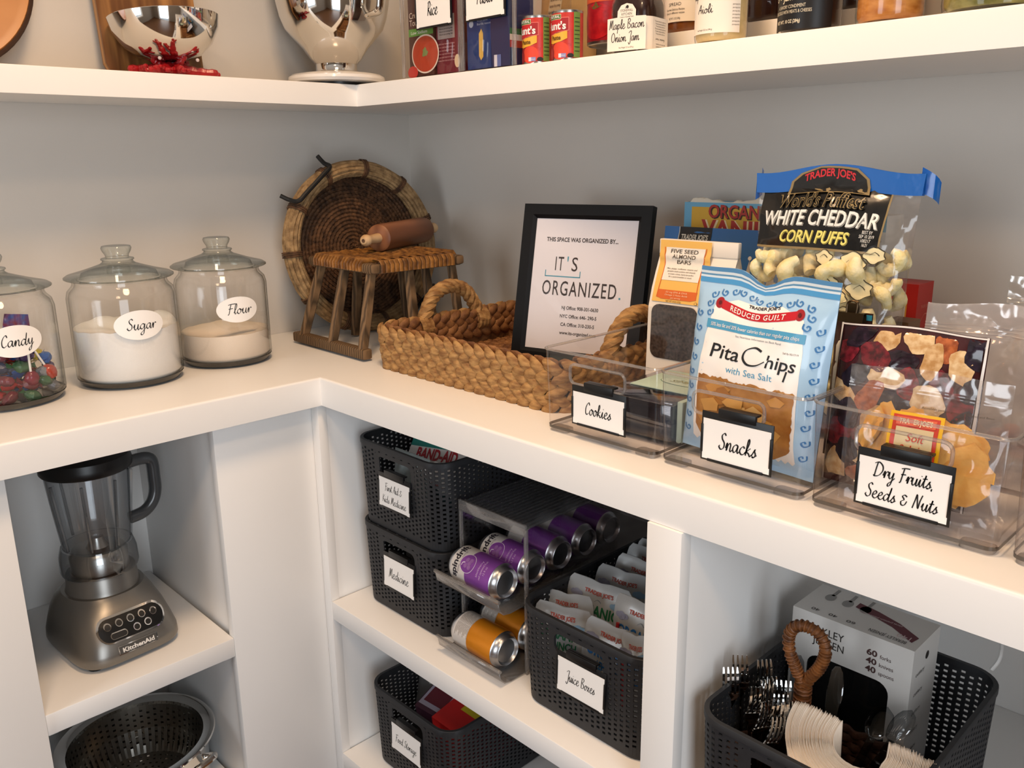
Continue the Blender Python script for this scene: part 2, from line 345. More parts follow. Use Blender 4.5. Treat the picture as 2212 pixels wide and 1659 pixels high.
cb=thing('cubby_cabinet','white open cabinet under the right-hand counter with charcoal baskets and cans','cabinet',(0,0,0)); YF=-.5914
def part(p,name,*bx,bev=.0008):
    m=MB()
    for lo,hi in bx: m.box(lo,hi,WHITE,bev)
    return m.build(name,p)
Zb=-.835
part(cb,'stile',((XF+.0005,YF,ZF),(XS,YF+.02,-H1-.0005)))
part(cb,'stile',((1.2259,YF,ZF),(1.2788,YF+.022,-H1-.0005)))
part(cb,'side_panel',((XS-.02,YF+.0205,ZF),(XS-.002,-.014,-H1-.0005)))
part(cb,'divider',((1.2459,YF+.0225,ZF),(1.2768,-.014,-H1-.0005)))
part(cb,'side_panel',((2.05,YF,ZF),(2.07,-.014,-H1-.0005)))
part(cb,'back_panel',((.02,-.0135,ZF),(2.07,-.0015,-H1-.0005)))
part(cb,'shelf_board',((XS+.0003,YF+.001,-.5149),(1.2257,-.014,-.474)),bev=.002)
part(cb,'shelf_board',((1.279,YF+.001,-.5149),(2.0495,-.014,-.474)),bev=.002)
part(cb,'shelf_board',((XS+.0003,YF+.001,Zb-.04),(1.2257,-.014,Zb)))
part(cb,'toe_board',((XS+.0003,YF+.04,ZF),(1.2257,YF+.06,Zb-.0405)))
lb=thing('cubby_cabinet','white open cabinet under the left-hand counter with blender and colander','cabinet',(0,0,0))
part(lb,'face_panel',((XF-.02,-.7924,ZF),(XF,-.5872,-H1-.0005)))
part(lb,'stile',((XF-.02,-1.42,ZF),(XF+.004,-1.1267,-H1-.0005)))
part(lb,'side_panel',((.014,-.7849,ZF),(XF-.0205,-.765,-H1-.0005)))
part(lb,'side_panel',((.014,-1.16,ZF),(XF-.0205,-1.135,-H1-.0005)))
part(lb,'back_panel',((.0015,-1.2,ZF),(.0135,-.765,-H1-.0005)))
part(lb,'shelf_board',((.014,-1.1265,-.5209),(XF-.001,-.7926,-.4816)),bev=.002)
part(lb,'shelf_board',((.014,-1.1265,-.875),(XF-.001,-.7926,-.835)))
for y in (-1.118,-.806): 
    MB().box((XF-.045,y-.007,-.5285),(XF-.012,y+.012,-.5213),pm('clip_nylon','#e6e6e4',.4),.002).build('shelf_clip',lb)
# ================================================================ glass jars on the counter
def jar(loc,R0,Rl,H,label,txt,la,name='glass_jar'):
    t=thing(name,label,'jar',loc); k=R0/.094
    m=MB(); o=[(0,.001),(.07*k,.001),(.086*k,.005),(R0,.018),(R0,.162),(R0-.003,.174),(R0-.011,.183),(R0-.013,.188),(R0-.012,.1935)]
    i=[(R0-.016,.1935),(R0-.017,.186),(R0-.0145,.18),(R0-.0065,.172),(R0-.0035,.162),(R0-.0035,.02),(.083*k,.009),(0,.007)]
    m.lathe(o+i,GLASS,64); m.build('jar_body',t)
    MB().lathe([(.072*k,.001),(.087*k,.0045),(R0-.0008,.014),(R0-.004,.014),(.085*k,.0075),(.072*k,.0045)],film('jar_base_glass','#8d938c','#2f332f',.1,.05,edgepow=1.2),64).build('jar_base',t)
    z=H-.253
    lid=MB().lathe([(Rl-.022,.189),(Rl-.021,.195),(Rl-.003,.1945),(Rl,.1965),(Rl,.199),(Rl-.006,.203),(Rl-.03,.2095),(.045,.2155),(.031,.2205),(.027,.2235),(.026,.226),(.029,.228),(.028,.2305),(.02,.2325),(.0205,.2365),(.0245,.243),(.0262,.2485),(.0245,.2525),(.019,.2535),(0,.253)],LIDG,64)
    lid.lathe([(Rl-.026,.195),(Rl-.03,.2055),(.05,.211),(.02,.2165),(0,.2175)],LIDG,64)
    l=lid.build('lid',t); l.location=(0,0,z)
    S=cylmap(R0,0,rad(la)); lm=MB().patch(oval(.0437*k,.0265*k,0,.118),S,CARD,.0006,.006)
    lm.script(txt,0.002,.110,.0098,INK,S,w=.05*k if len(txt)>4 else .044*k,wt=.10,off=.0009); lm.build('label',t)
    return t
def heap(t,name,r,zf,mat,n=48,kind='stuff'):
    m=MB(); rows=[[(r*.92*cos(2*pi*i/n),r*.92*sin(2*pi*i/n),.0095) for i in range(n)],[(r*cos(2*pi*i/n),r*sin(2*pi*i/n),.02) for i in range(n)]]
    for q in (1,.985,.93,.85,.75,.62,.48,.34,.2,.08): rows.append([(r*q*cos(2*pi*i/n),r*q*sin(2*pi*i/n),zf(r*q*cos(2*pi*i/n),r*q*sin(2*pi*i/n))) for i in range(n)])
    m.loft(rows,mat); o=m.build(name,None,sharp=80); o.location=t.location; return o
j=jar((.197,-.84,0),.094,.094,.253,'large glass lidded jar of white sugar with oval script label','Sugar',-5.2)
def zs(x,y): return .106+.016*math.exp(-((x+.02)**2+(y-.075)**2)/.0012)+.004*noise.noise(Vector((x*40,y*40,3)))-.018*math.exp(-((x-.01)**2+(y-.01)**2)/.0016)+.014*math.exp(-((x+.05)**2+(y+.02)**2)/.0009)
tag(heap(j,'sugar',.0895,zs,pm('granulated_sugar','#f3efe9',.8,bump=.4,bscale=900)),'white sugar heaped inside the middle glass jar','sugar',kind='stuff')
j=jar((.18,-.638,0),.09,.0925,.2535,'glass lidded jar half full of flour with oval script label','Flour',-6.9)
tag(heap(j,'flour',.0855,lambda x,y:.066+.013*math.exp(-((x+.03)**2+(y-.01)**2)/.0015)-.006*math.exp(-((x-.03)**2+(y+.03)**2)/.001)+.002*noise.noise(Vector((x*50,y*50,9))),pm('wheat_flour','#ecdcc9',.9,bump=.3,bscale=700)),'off-white flour filling the bottom of the glass jar nearest the stool','flour',kind='stuff')
jc=jar((.19,-1.052,0),.094,.094,.253,'glass lidded jar of wrapped candy with oval script label','Candy',2.5)
# wrapped sweets in the candy jar
SW=[('red','#c92a2a'),('blue','#2460b0'),('dark blue','#1c2b4e'),('maroon','#6e2230'),('grey foil','#8e9096'),('yellow','#d8c72a'),('green','#3c6b46'),('purple','#4a2f63')]
def sweet(col,hx):
    m=MB(); mt=pm('wrapper_'+col.replace(' ','_'),hx,.25,var=.35,vscale=120,bump=.5,bscale=250)
    m.ball((0,0,0),(.0165,.011,.0095),mt,10,jit=.14)
    for s in (-1,1): m.add([(s*.012,0,0),(s*.024,.009,.003),(s*.025,.001,-.002),(s*.023,-.009,.003)],[(0,1,2),(0,2,3)],mt)
    return m.build('wrapped_candy')
proto={c:sweet(c,h) for c,h in SW}; used=set(); rr=random.Random(3); cnt=0
for zi,nn,rm in ((.019,13,.072),(.035,13,.071),(.051,12,.069),(.067,11,.066),(.083,8,.055),(.097,4,.03)):
    for i in range(nn):
        c,h=SW[(cnt*3+cnt//8)%8]; a=-70/57.3+i/nn*2*pi+zi*30; q=rm*(1 if i%3 else .55)
        loc=(.19+q*cos(a),-1.052+q*sin(a),zi+rr.uniform(-.003,.003)); rot=(rr.uniform(-.8,.8),rr.uniform(-.5,.5),a+pi/2+rr.uniform(-.5,.5))
        o=proto[c] if c not in used else proto[c].copy()
        if c in used: COL.objects.link(o)
        used.add(c)
        place(o,loc,rot); tag(o,c+' wrapped sweet heaped in the candy jar','candy','wrapped sweets in the candy jar'); cnt+=1
def lolly(loc,rot,label,hx):
    t=thing('lollipop',label,'candy',loc,rot); MB().tube([(0,0,.01),(0,0,.06)],.0019,pm('lolly_stick','#efeae2',.6),8).build('stick',t)
    MB().ball((0,0,0),(.012,.012,.014),pm('lolly_'+hx[1:],hx,.2,var=.3,vscale=90),12,jit=.08).build('head',t)
lolly((.262,-1.028,.048),(.1,.25,.2),'lollipop with upright white stick in front of the candy pile','#7c2236')
lolly((.238,-.993,.05),(.35,-.35,0),'lollipop with white stick leaning at the right of the candy jar','#c24a36')
m=MB(); mt=pm('candy_bag_foil','#7a2f3a',.22,var=.5,vscale=60,hx2='#2f4f92',bump=.6,bscale=90)
m.grid(lambda u,v:Vector(((u-.5)*.055*(1-.35*v),.008*sin(u*pi)*(1-v)+.002*sin(9*u+5*v),v*.075)),8,8,mt); m.grid(lambda u,v:Vector(((u-.5)*.055*(1-.35*v),-.008*sin(u*pi)*(1-v)+.002*sin(9*u+5*v),v*.075)),8,8,mt)
tag(place(m.build('candy_packet'),(.2,-1.03,.075),(-.2,.1,1.2)),'crumpled red and blue candy packet on top of the candy pile','candy')
# ================================================================ round basket tray
t=thing('round_basket','round brown wicker tray with black handles leaning in the corner','basket',(.112,-.25,.1995),(0,pi/2-rad(7),rad(-5))); t.scale=(.97,.97,.97)
m=MB(); base_r=.158
def coil(m,r,z,tr,mat,ph):
    n=max(40,int(2*pi*r/.0032)); N=max(8,int(2*pi*r/.011)); pts=[];rings=[]
    for i in range(n):
        a=2*pi*i/n; row=[]
        for k in range(7):
            b=2*pi*k/7; q=tr*(1+.22*sin(N*a+b+ph)); row.append(((r+q*cos(b))*cos(a),(r+q*cos(b))*sin(a),z+q*sin(b)))
        rings.append(row)
    rings.append(rings[0]); m.loft(rings,mat,False,False)
nr=17
for i in range(nr): coil(m,.006+i*(base_r/nr),-.03,.0052,DSTRAW,i*1.3)
for i in range(5): coil(m,base_r+.004+i*.0045,-.028+i*.0095,.0055,DSTRAW,i*2)
m.lathe([(0,-.036),(base_r,-.036),(.185,.015)],DSTRAW,48); m.build('woven_base',t)
m=MB()
for k in range(11):
    b0=2*pi*k/11; pts=[]
    for i in range(180):
        a=2*pi*i/180; b=b0+.25*noise.noise(Vector((cos(a)*2,sin(a)*2,k))); q=.0145+.0018*noise.noise(Vector((cos(a)*5,sin(a)*5,k*3.1))); pts.append(((.186+q*cos(b))*cos(a),(.186+q*cos(b))*sin(a),.018+q*1.2*sin(b)))
    m.tube(pts,.0058,RIMST,7,closed=True)
for w in range(11):
    for d in (-2,0,2):
        a=2*pi*(w+.3)/11+d*.012
        m.tube([((.186+.0215*cos(b))*cos(a),(.186+.0215*cos(b))*sin(a),.018+.0255*sin(b)) for b in [2*pi*k/14 for k in range(14)]],.0024,DSTRAW,6,closed=True)
m.build('rim',t)
for a in (rad(-140),rad(40)):
    ca,sa=cos(a),sin(a); f=lambda r,s,z:(r*ca-s*sa,r*sa+s*ca,z)
    MB().tube(crv([f(.225,-.068,.018),f(.206,-.063,.03),f(.196,-.058,.052),f(.196,-.03,.056),f(.196,.03,.056),f(.196,.058,.052),f(.206,.063,.03),f(.225,.068,.018)],5),.0052,MBLACK,8).build('handle',t)
# ================================================================ wooden stool and rolling pin
t=thing('stool','small rustic wooden stool with woven cane seat and runners','stool',(.28,-.297,0),(0,0,rad(-1)))
hw,hd,sz=.108,.112,.197
for y,x0,x1 in ((-.148,-.152,.132),(.115,-.1,.13)):
    MB().box((x0,y-.011,.004),(x1,y+.012,.026),OLDWOOD,.004).build('runner',t)
def leg(b,tp,r=.0105): MB().tube([Vector(b),Vector(b).lerp(Vector(tp),.5)+Vector((0,0,0)),Vector(tp)],lambda s:r*(1.1-.25*abs(s-.45)),OLDWOOD,6,flat=(1.2,.9)).build('leg',t)
for bx,tx in ((-.118,-.092),(0,.0),(.115,.098)):
    leg((bx,-.148,.02),(tx,-hd+.008,sz-.012)); leg((bx*.85+.02,.113,.02),(tx,hd-.008,sz-.012))
leg((.128,-.02,.005),(hw-.012,-.01,sz-.012)); leg((-.108,-.02,.005),(-hw+.014,-.01,sz-.012))
fr=MB()
for y in (-hd,hd): fr.box((-hw-.016,y-.011,sz-.022),(hw+.016,y+.011,sz-.002),OLDWOOD,.005)
for x in (-hw,hw): fr.box((x-.011,-hd-.01,sz-.024),(x+.011,hd+.01,sz-.004),OLDWOOD,.005)
fr.build('seat_frame',t)
CANE=pm('cane_strip','#a36f33',.5,var=.35,vscale=50,hx2='#5e3a17',bump=.3,bscale=300)
m=MB(); ns=17
for i in range(ns):
    x=-hw+.02+(2*hw-.04)*i/(ns-1); w=.0052
    pts=[(x,-hd-.013,sz-.018),(x,-hd-.0135,sz-.006),(x,-hd-.008,sz+.002),(x,-hd+.012,sz+.0035)]+[(x,-hd+.02+(2*hd-.04)*k/12,sz+(.0045 if (i+k)%2 else .001)) for k in range(13)]+[(x,hd-.012,sz+.0035),(x,hd+.008,sz+.002),(x,hd+.0135,sz-.006),(x,hd+.013,sz-.018)]
    m.tube(pts,w,CANE,6,flat=(1,.3))
    y=-hd+.02+(2*hd-.04)*i/(ns-1)
    pts=[(-hw-.0135,y,sz-.022),(-hw-.014,y,sz-.006),(-hw-.008,y,sz+.002)]+[(-hw+.012+(2*hw-.024)*k/12,y,sz+(.001 if (i+k)%2 else .0045)) for k in range(13)]+[(hw+.008,y,sz+.002),(hw+.014,y,sz-.006),(hw+.0135,y,sz-.022)]
    m.tube(pts,w,CANE,6,flat=(1,.3))
m.build('woven_seat',t)
a,b=Vector((.314,-.377,.2345)),Vector((.168,-.062,.2365)); d=b-a; Lp=d.length
t=thing('rolling_pin','wooden rolling pin lying on the woven stool seat','rolling pin',a,d.to_track_quat('Z','Y').to_euler())
MB().lathe([(0,.062),(.024,.062),(.029,.066),(.03,.072),(.03,Lp-.072),(.029,Lp-.066),(.024,Lp-.062),(0,Lp-.062)],grain('cherry_wood','#8f5c3a','#714428',(1,1,.2),.45,10,3),36).build('roller',t)
hp=[(0,0),(.007,.0005),(.0105,.004),(.0125,.010),(.012,.016),(.0095,.024),(.0098,.038),(.0105,.05),(.011,.063)]
HW=grain('pale_handle_wood','#d9b78c','#c39a6a',(1,1,.3),.45,12,2)
MB().lathe(hp,HW,24).lathe([(.004,-.0004),(.0025,-.0006),(0,-.0006)],DSTRAW,16).build('handle',t); MB().lathe([(r,Lp-z) for r,z in hp],HW,24).build('handle',t)
# ================================================================ braided rectangular tray
def leaf(m,c,d,n,L,Wd,T,mat):
    d=d.normalized(); n=(n-d*n.dot(d)).normalized(); s=d.cross(n); rings=[]
    for j in range(6):
        q=-1+2*j/5; k=math.sqrt(max(.04,1-q*q*.97)); cc=c+d*(q*L/2)+n*(T*.35*(1-q*q))
        rings.append([cc+s*(cos(2*pi*i/8)*Wd/2*k)+n*(sin(2*pi*i/8)*T/2*k) for i in range(8)])
    m.loft(rings,mat)
t=thing('wicker_tray','rectangular braided straw tray with looped rope handles','tray',(.7035,-.263,0))
tw,td,th=.507,.395,.08
def perim(w,d,r):
    p=[Vector((x,y,0)) for x,y in rrect(w,d,r,8)]; L=[0]
    for i in range(len(p)): L.append(L[-1]+(p[(i+1)%len(p)]-p[i]).length)
    def at(s):
        s%=L[-1]
        for i in range(len(p)):
            if L[i+1]>=s:
                a,b=p[i],p[(i+1)%len(p)]; q=(s-L[i])/(L[i+1]-L[i]+1e-12); tg=(b-a).normalized(); return a.lerp(b,q),tg,Vector((tg.y,-tg.x,0))
        return p[0],Vector((1,0,0)),Vector((0,-1,0))
    return at,L[-1]
m=MB(); rw=.0268
for row in range(3):
    zc=.014+row*rw; at,L=perim(tw-.022+row*.004,td-.022+row*.004,.035); N=int(L/.027)
    for i in range(N):
        for up in (1,-1):
            c,tg,nn=at((i+(.5 if up<0 else 0)+.3*row)*L/N); jit=R.uniform(-.12,.12)
            for side in ((1,-1) if row>=1 else (1,)):
                leaf(m,c+nn*side*.0045+Vector((0,0,zc+up*rw*.25)),tg*.84+Vector((0,0,-up*(.5+jit))),nn*side,.044,.0205,.0125,STRAW if side>0 else SHSTRAW)
at,L=perim(tw-.022,td-.022,.035); core=[[at(L*i/60)[0]+Vector((0,0,z)) for i in range(60)] for z in (.003,.03,.077)]
m.loft(core,SHSTRAW,True,False); m.build('braided_wall',t,sharp=60)
m=MB()
for k in range(14):
    y=-td/2+.025+k*(td-.05)/13
    for i in range(30):
        for up in (1,-1):
            leaf(m,Vector((-tw/2+.02+(i+(.5 if up<0 else 0))*(tw-.04)/30,y+up*.0065,.0075)),Vector((.85,-up*.45,0)),Vector((0,0,1)),.026,.012,.006,SHSTRAW)
m.build('braided_floor',t,sharp=60)
def rope(m,path,r,mat,strands=3,turns=4):
    pts=crv(path,8); n=len(pts)
    for s in range(strands):
        q=[]
        for i,p in enumerate(pts):
            tg=(pts[min(n-1,i+1)]-pts[max(0,i-1)]).normalized(); u=Vector((1,0,0)) if abs(tg.x)<.8 else Vector((0,1,0)); u=(u-tg*u.dot(tg)).normalized(); w=tg.cross(u)
            a=2*pi*(turns*i/n+s/strands); q.append(p+(u*cos(a)+w*sin(a))*r*.62)
        m.tube(q,lambda k:r*.78,mat,7)
for sx in (-1,1):
    x=sx*(tw/2-.012); m=MB()
    rope(m,[(x,-.078,.06),(x+sx*.004,-.066,.095),(x+sx*.006,-.04,.128),(x+sx*.006,0,.14),(x+sx*.006,.04,.128),(x+sx*.004,.066,.095),(x,.078,.06)],.0115,STRAW,3,5)
    for y in (-.078,.078):
        for k in range(3): m.tube([(x+.018*cos(b),y-.01+k*.01,.062+.02*sin(b)) for b in [2*pi*i/12 for i in range(12)]],.005,STRAW,6,closed=True)
    m.build('handle',t)
# ---------------------------------------------------------------- framed notice standing in the tray
t=thing('picture_frame','black picture frame with printed organizer notice standing in the straw tray','picture frame',(.641,-.267,.0125),(-rad(12),0,rad(14.3)))
fw,fh=.269,.307; b=.027; m=MB()
o=[(0,0),(fw,0),(fw,fh),(0,fh)]; i1=[(b*.75,b*.75),(fw-b*.75,b*.75),(fw-b*.75,fh-b*.75),(b*.75,fh-b*.75)]; i2=[(b,b),(fw-b,b),(fw-b,fh-b),(b,fh-b)]
S=front()
m.loft([[S(u,v,-.02) for u,v in o],[S(u,v,0) for u,v in o],[S(u,v,0) for u,v in i1],[S(u,v,-.006) for u,v in i2],[S(u,v,-.02) for u,v in i2]],pm('black_frame','#0b0b0d',.5,spec=.3),False,False,False)
m.build('frame',t)
MB().box((.004,.0075,.004),(fw-.004,.0195,fh-.004),pm('frame_backing','#2a2320',.8)).build('backing',t)
m=MB(); S=front(.0072); m.patch(rect(b-.001,b-.001,fw-b+.001,fh-b+.001),S,pm('notice_paper','#eeeaf0',.5),0)
tb=ink('#3a2f2c'); bl=ink('#4f9db5')
m.text('THIS SPACE WAS ORGANIZED BY...',.129,.2365,.0078,tb,S,w=.152,bold=.022)
m.text("IT",.086,.181,.0265,tb,S,w=.018,sp=1.2); m.text("'",.1035,.181,.0265,bl,S,w=.0028); m.text("S",.119,.181,.0265,tb,S,w=.0125)
for r_ in (rect(.056,.1685,.133,.1705),rect(.056,.1685,.0577,.181),rect(.1313,.1685,.133,.181)): m.patch(r_,S,bl,.0004)
m.text('ORGANIZED',.132,.1335,.0275,tb,S,w=.158,bold=.004,sp=1.15); m.patch(rect(.217,.1335,.2205,.137),S,bl,.0004)
m.text('NJ Office: 908-301-0630',.139,.107,.0064,tb,S,w=.078,bold=.015); m.text('NYC Office: 646- 290-5',.137,.091,.0064,tb,S,w=.078,bold=.015); m.text('CA Office: 310-230-5',.137,.075,.0064,tb,S,w=.072,bold=.015); m.text('www.its-organized.com',.139,.059,.0064,tb,S,w=.078,bold=.015)
m.build('notice',t); MB().patch(rect(b-.001,b-.001,fw-b+.001,fh-b+.001),front(.0068),film('picture_glass','#fbfbfb','#d8d8d8',.03,.02)).build('glass',t)
# ================================================================ clear storage bins on the counter
def clear_bin(loc,label,w=.2,d=.335,h=.126,group='clear acrylic bins on the counter',handle=True,mat=ACR,flare=.008):
    t=thing('storage_bin',label,'bin',loc,group=group)
    m=MB(); r=.012; rb=rrect(w,d,r,5); rt=rrect(w+flare,d+flare,r,5); z0=.006; n=len(rb)
    def ring(k,z,ins=0): return [(a[0]*(1-k)+b[0]*k,a[1]*(1-k)+b[1]*k,z) for a,b in zip(rb,rt)]
    A,B=ring(0,z0),ring(1,h); fs=[]; vs=A+B
    for i in range(n):
        k=(i+1)%n
        if A[i][1]<-d/2+1e-4 and A[k][1]<-d/2+1e-4 and abs(A[i][0]-A[k][0])>.05: continue
        fs.append((i,k,n+k,n+i))
    m.add(vs,fs,mat,True)
    # front wall with hand hole
    yb,yt=-d/2,-d/2-flare/2; hw=w/2-r; S=plane((0,yb,z0),(1,0,0),Vector((0,yt-yb,h-z0)).normalized()); H=h-z0
    hole=rrect(.1,.029,.0095,5,0,.0965-z0)
    if handle:
        m.patch([(-hw,0),(hw,0),(hw+.003,H),(-hw-.003,H)],S,mat,0,None,[hole[::-1]])
        m.tube([S(u,v,0) for u,v in hole],.0022,RIMC,6,closed=True)
    else: m.patch([(-hw,0),(hw,0),(hw+.003,H),(-hw-.003,H)],S,mat,0)
    m.add([(x,y,z0) for x,y in rb],[tuple(range(n))],mat)
    m.build('bin_wall',t)
    MB().tube([(x,y,h) for x,y in rt],.0021,RIMC,6,closed=True).build('rim',t)
    MB().loft([[(x*1.004,y*1.003,.0055) for x,y in rb],[(x*1.006,y*1.004,.010) for x,y in rb]],ACRE,False,False).build('base_refraction_ring',t)
    for sx in (-1,1):
        for sy in (-1,1): MB().prism(rrect(.034,.02,.006,3,sx*(w/2-.02),sy*(d/2-.013)),0.0002,.0056,RIMC).build('foot_pad',t)
    return t
YB=-.3575  # bin centre line
for x,lab in ((1.085,'clear acrylic bin holding cookies, nearest the straw tray'),(1.2955,'clear acrylic bin holding snack bags, second from the straw tray'),(1.508,'clear acrylic bin holding dried fruit and nut bags'),(1.722,'clear acrylic bin cut off by the right edge of the photo')):
    clear_bin((x,YB,.0005),lab)
def label_clip(loc,label,w,h,lines,rot=(0,0,0),wt=.11,ink_=INK,hook=.03,hw=.052):
    t=thing('label_holder',label,'label holder',loc,rot,'script label holders clipped to bins')
    m=MB(); o=.0028
    m.box((-w/2-o,-.0018,-o),(w/2+o,-.0002,h+.009),BLACK,.0006)
    m.box((-hw/2,-.0035,h+.004),(hw/2,.0012,h+.016),BLACK,.0008).box((-hw/2,.001,h+.013),(hw/2,hook*.35,h+.016),BLACK,.0006)
    for u0,u1,v0,v1 in ((-w/2-o,-w/2+.0006,.008,h-.008),(w/2-.0006,w/2+o,.008,h-.008),(-w/2+.008,w/2-.008,-o,.0008)): m.box((u0,-.0034,v0),(u1,-.0015,v1),BLACK,.0004)
    m.build('clip',t)
    c=MB(); S=front(-.0022); c.box((-w/2,-.0024,0),(w/2,-.0019,h),CARD); S=front(-.0024)
    for tx,u,v,xh,tw in lines: c.script(tx,u*w,v*h,xh*h,ink_,S,w=tw*w,wt=wt,off=.0003)
    c.build('card',t); return t
YC=-.529
label_clip((1.0905,YC,.026),'black clip with white card reading Cookies',.093,.047,[('Cookies',.0,.36,.19,.52)])
label_clip((1.311,YC,.026),'black clip with white card reading Snacks',.094,.053,[('Snacks',.03,.32,.2,.56)])
label_clip((1.513,YC,.0245),'black clip with white card reading Dry Fruits, Seeds & Nuts',.096,.054,[('Dry Fruits,',.0,.63,.15,.66),('Seeds & Nuts',.0,.16,.15,.8)])
# ================================================================ bags
def pillow(m,w,h,T,mat,nx=18,ny=26,seam=.012,seamb=.008,wr=.002,seed=0,top=0.0,pw=.55,skew=.8,neck=0,back=None,sag=0,rnd=0):
    """sealed pouch; returns the front surface S(u,v,off), u in -w/2..w/2, v in 0..h"""
    def dep(u,v):
        a=max(0,1-abs(2*u/w)**2.6); q=(v-seamb)/(h-seam-seamb)
        if q<=0 or q>=1: return .0006
        b=sin(pi*q**skew)**pw
        return .0006+T/2*math.sqrt(a)*b
    def wob(u,v): return wr*noise.noise(Vector((u*38+seed,v*30,seed*1.7)))+wr*.5*noise.noise(Vector((u*90,v*70+seed,seed)))
    def X(u,v):
        q=max(0,(v/h-.8)/.2); return u*(1-neck*sin(pi*min(1,max(0,v/h))))*(1-rnd*(1-math.sqrt(max(0,1-q*q))))
    def zt(u,v): return v+top*(v/h)**6*cos(u/w*pi*2.2)-sag*(v/h)**8*math.exp(-(u/w*8)**2)
    def S(u,v,off=0): d=dep(u,v); return Vector((X(u,v),-(d+wob(u,v)*min(1,d/.004)+off),zt(u,v)))
    def Bk(u,v): d=dep(u,v); return Vector((X(u,v),d+wob(u+3,v)*min(1,d/.004),zt(u,v)))
    m.grid(lambda a,b:S((a-.5)*w,b*h),nx,ny,mat); m.grid(lambda a,b:Bk((.5-a)*w,b*h),nx,ny,back or mat)
    return S
def swirl(m,u,v,r,S,mat,fl=1):
    m.stroke([(u+fl*r*q*cos(a),v+r*q*sin(a)) for q,a in ((.2,0),(.45,1.6),(.6,3.1),(.85,4.6),(1,6.0),(1.25,7.0))],r*.42,S,mat,.0008,k=3)
# ---- pita chips
t=thing('snack_bag','pale blue and white pita chips bag standing at the front of its bin','bag',(1.291,-.474,.012),(-rad(4.5),rad(1.5),rad(-2))); t.scale=(1.05,1,.955)
m=MB(); pb=pm('pita_bag_blue','#a9cdea',.22,coat=.4); S=pillow(m,.186,.258,.052,pb,36,34,.026,.012,.0022,3,.002,sag=.02)
L=.012; w2=.186/2; cb_=ink('#4f9cc4',.25); db=ink('#3d79b4',.3); wh=ink('#f5f1ec',.25); red=ink('#c0222c',.25); bk=ink('#151515')
m.patch([(-.072,.012),(.072,.012),(.066,.165),(.060,.205),(.03,.218),(-.03,.218),(-.060,.207),(-.066,.165)],S,wh,.0004,L)
for v0,v1,c in ((.236,.243,'#4f9bd0'),(.243,.246,'#d5e4ee'),(.246,.2485,'#5b8fb5'),(.2485,.252,'#cfdbe3'),(.252,.258,'#4f86b4')): m.patch(rect(-w2,v0,w2,v1),S,ink(c,.25),.0005,L)
for i in range(9):
    for s in (-1,1):
        swirl(m,s*.080+.002*(i%2),.03+i*.0205,.0052,S,db,s)
        if i>5: swirl(m,s*(.066+.003*(i%2)),.125+i*.012,.0052,S,db,-s)
for i in range(9): swirl(m,-.05+i*.0125,.225+.004*sin(i*.8),.005,S,db,1 if i%2 else -1)
arc=lambda u0:(lambda a,b:(a,b+3.2*(a-u0)**2))
m.patch([(-.05+.1*i/16,.196+3.2*(-.05+.1*i/16)**2) for i in range(17)]+[(.05-.1*i/16,.2075+3.2*(.05-.1*i/16)**2) for i in range(17)],S,red,.0009,L)
for s in (-1,1): m.patch(oval(.006,.0075,s*.0535,.211,20),S,ink('#9c1a22'),.0008,L); m.patch(oval(.0022,.003,s*.0535,.211,12),S,ink('#5c0d12'),.0012)
m.text('REDUCED GUILT',0,.1985,.0068,wh,S,w=.074,off=.0013,warp=arc(0),bold=.015,sp=1.15)
m.text("TRADER JOE'S",.008,.2125,.0042,bk,S,w=.04,off=.0009,bold=.03,warp=lambda a,b:(a,b+2.2*(a)**2))
m.patch(rect(-.0665,.176,.0665,.188),S,cb_,.0008,L); m.text('50% less fat and 20% fewer calories than our regular pita chips',0,.1795,.0048,wh,S,w=.12,off=.0013)
m.text('See Nutrition Information on Back Panel',.01,.1705,.0026,ink('#6d7f8c'),S,w=.06,off=.0009)
m.text('Pita',-.032,.1385,.0185,bk,S,w=.042,off=.0009,shear=.12,bold=.008); m.text('hips',.043,.1385,.0165,bk,S,w=.036,off=.0009,shear=.12,bold=.008)
m.stroke([(.018,.158),(.009,.1615),(-.002,.156),(-.005,.146),(.002,.138),(.014,.139),(.024,.146)],.0032,S,bk,.0009); m.stroke([(.052,.1385),(.05,.125)],.0028,S,bk,.0009)
m.text('Sell By 05/17/19',.053,.160,.0024,ink('#77716d'),S,w=.018,off=.0009)
m.text('with Sea Salt',.005,.122,.0085,cb_,S,w=.062,off=.0009)
top=[(.066-.132*i/50,.112+R.uniform(-.0016,.0016)+.001*sin(i*.4)) for i in range(51)]; bot=[(-.066,.04),(-.056,.02),(.045,.018),(.062,.03)]+[(.066+R.uniform(-.001,.001),.03+.08*i/22) for i in range(1,22)]
tan=pm('pita_chip_print','#c08a48',.35,var=.4,vscale=38,hx2='#955f2a'); m.patch(top+bot,S,tan,.0009,L)
cc=[ink(c,.3) for c in ('#cf9a52','#a96f2d','#dcb070','#98602a','#c48c42')]
for i in range(26):
    u,v=R.uniform(-.052,.052),R.uniform(.03,.098); a=R.uniform(0,6.28); q=R.uniform(.009,.017)
    pl=[(max(-.0645,min(.0645,u+q*cos(a+k)*R.uniform(.8,1.3))),max(.022,min(.108,v+q*.7*sin(a+k)*R.uniform(.8,1.3)))) for k in (0,1.1,2.2,3.6,5)]
    m.patch(pl,S,cc[i%5],.0012+i*.00007,L)
m.build('pouch',t)
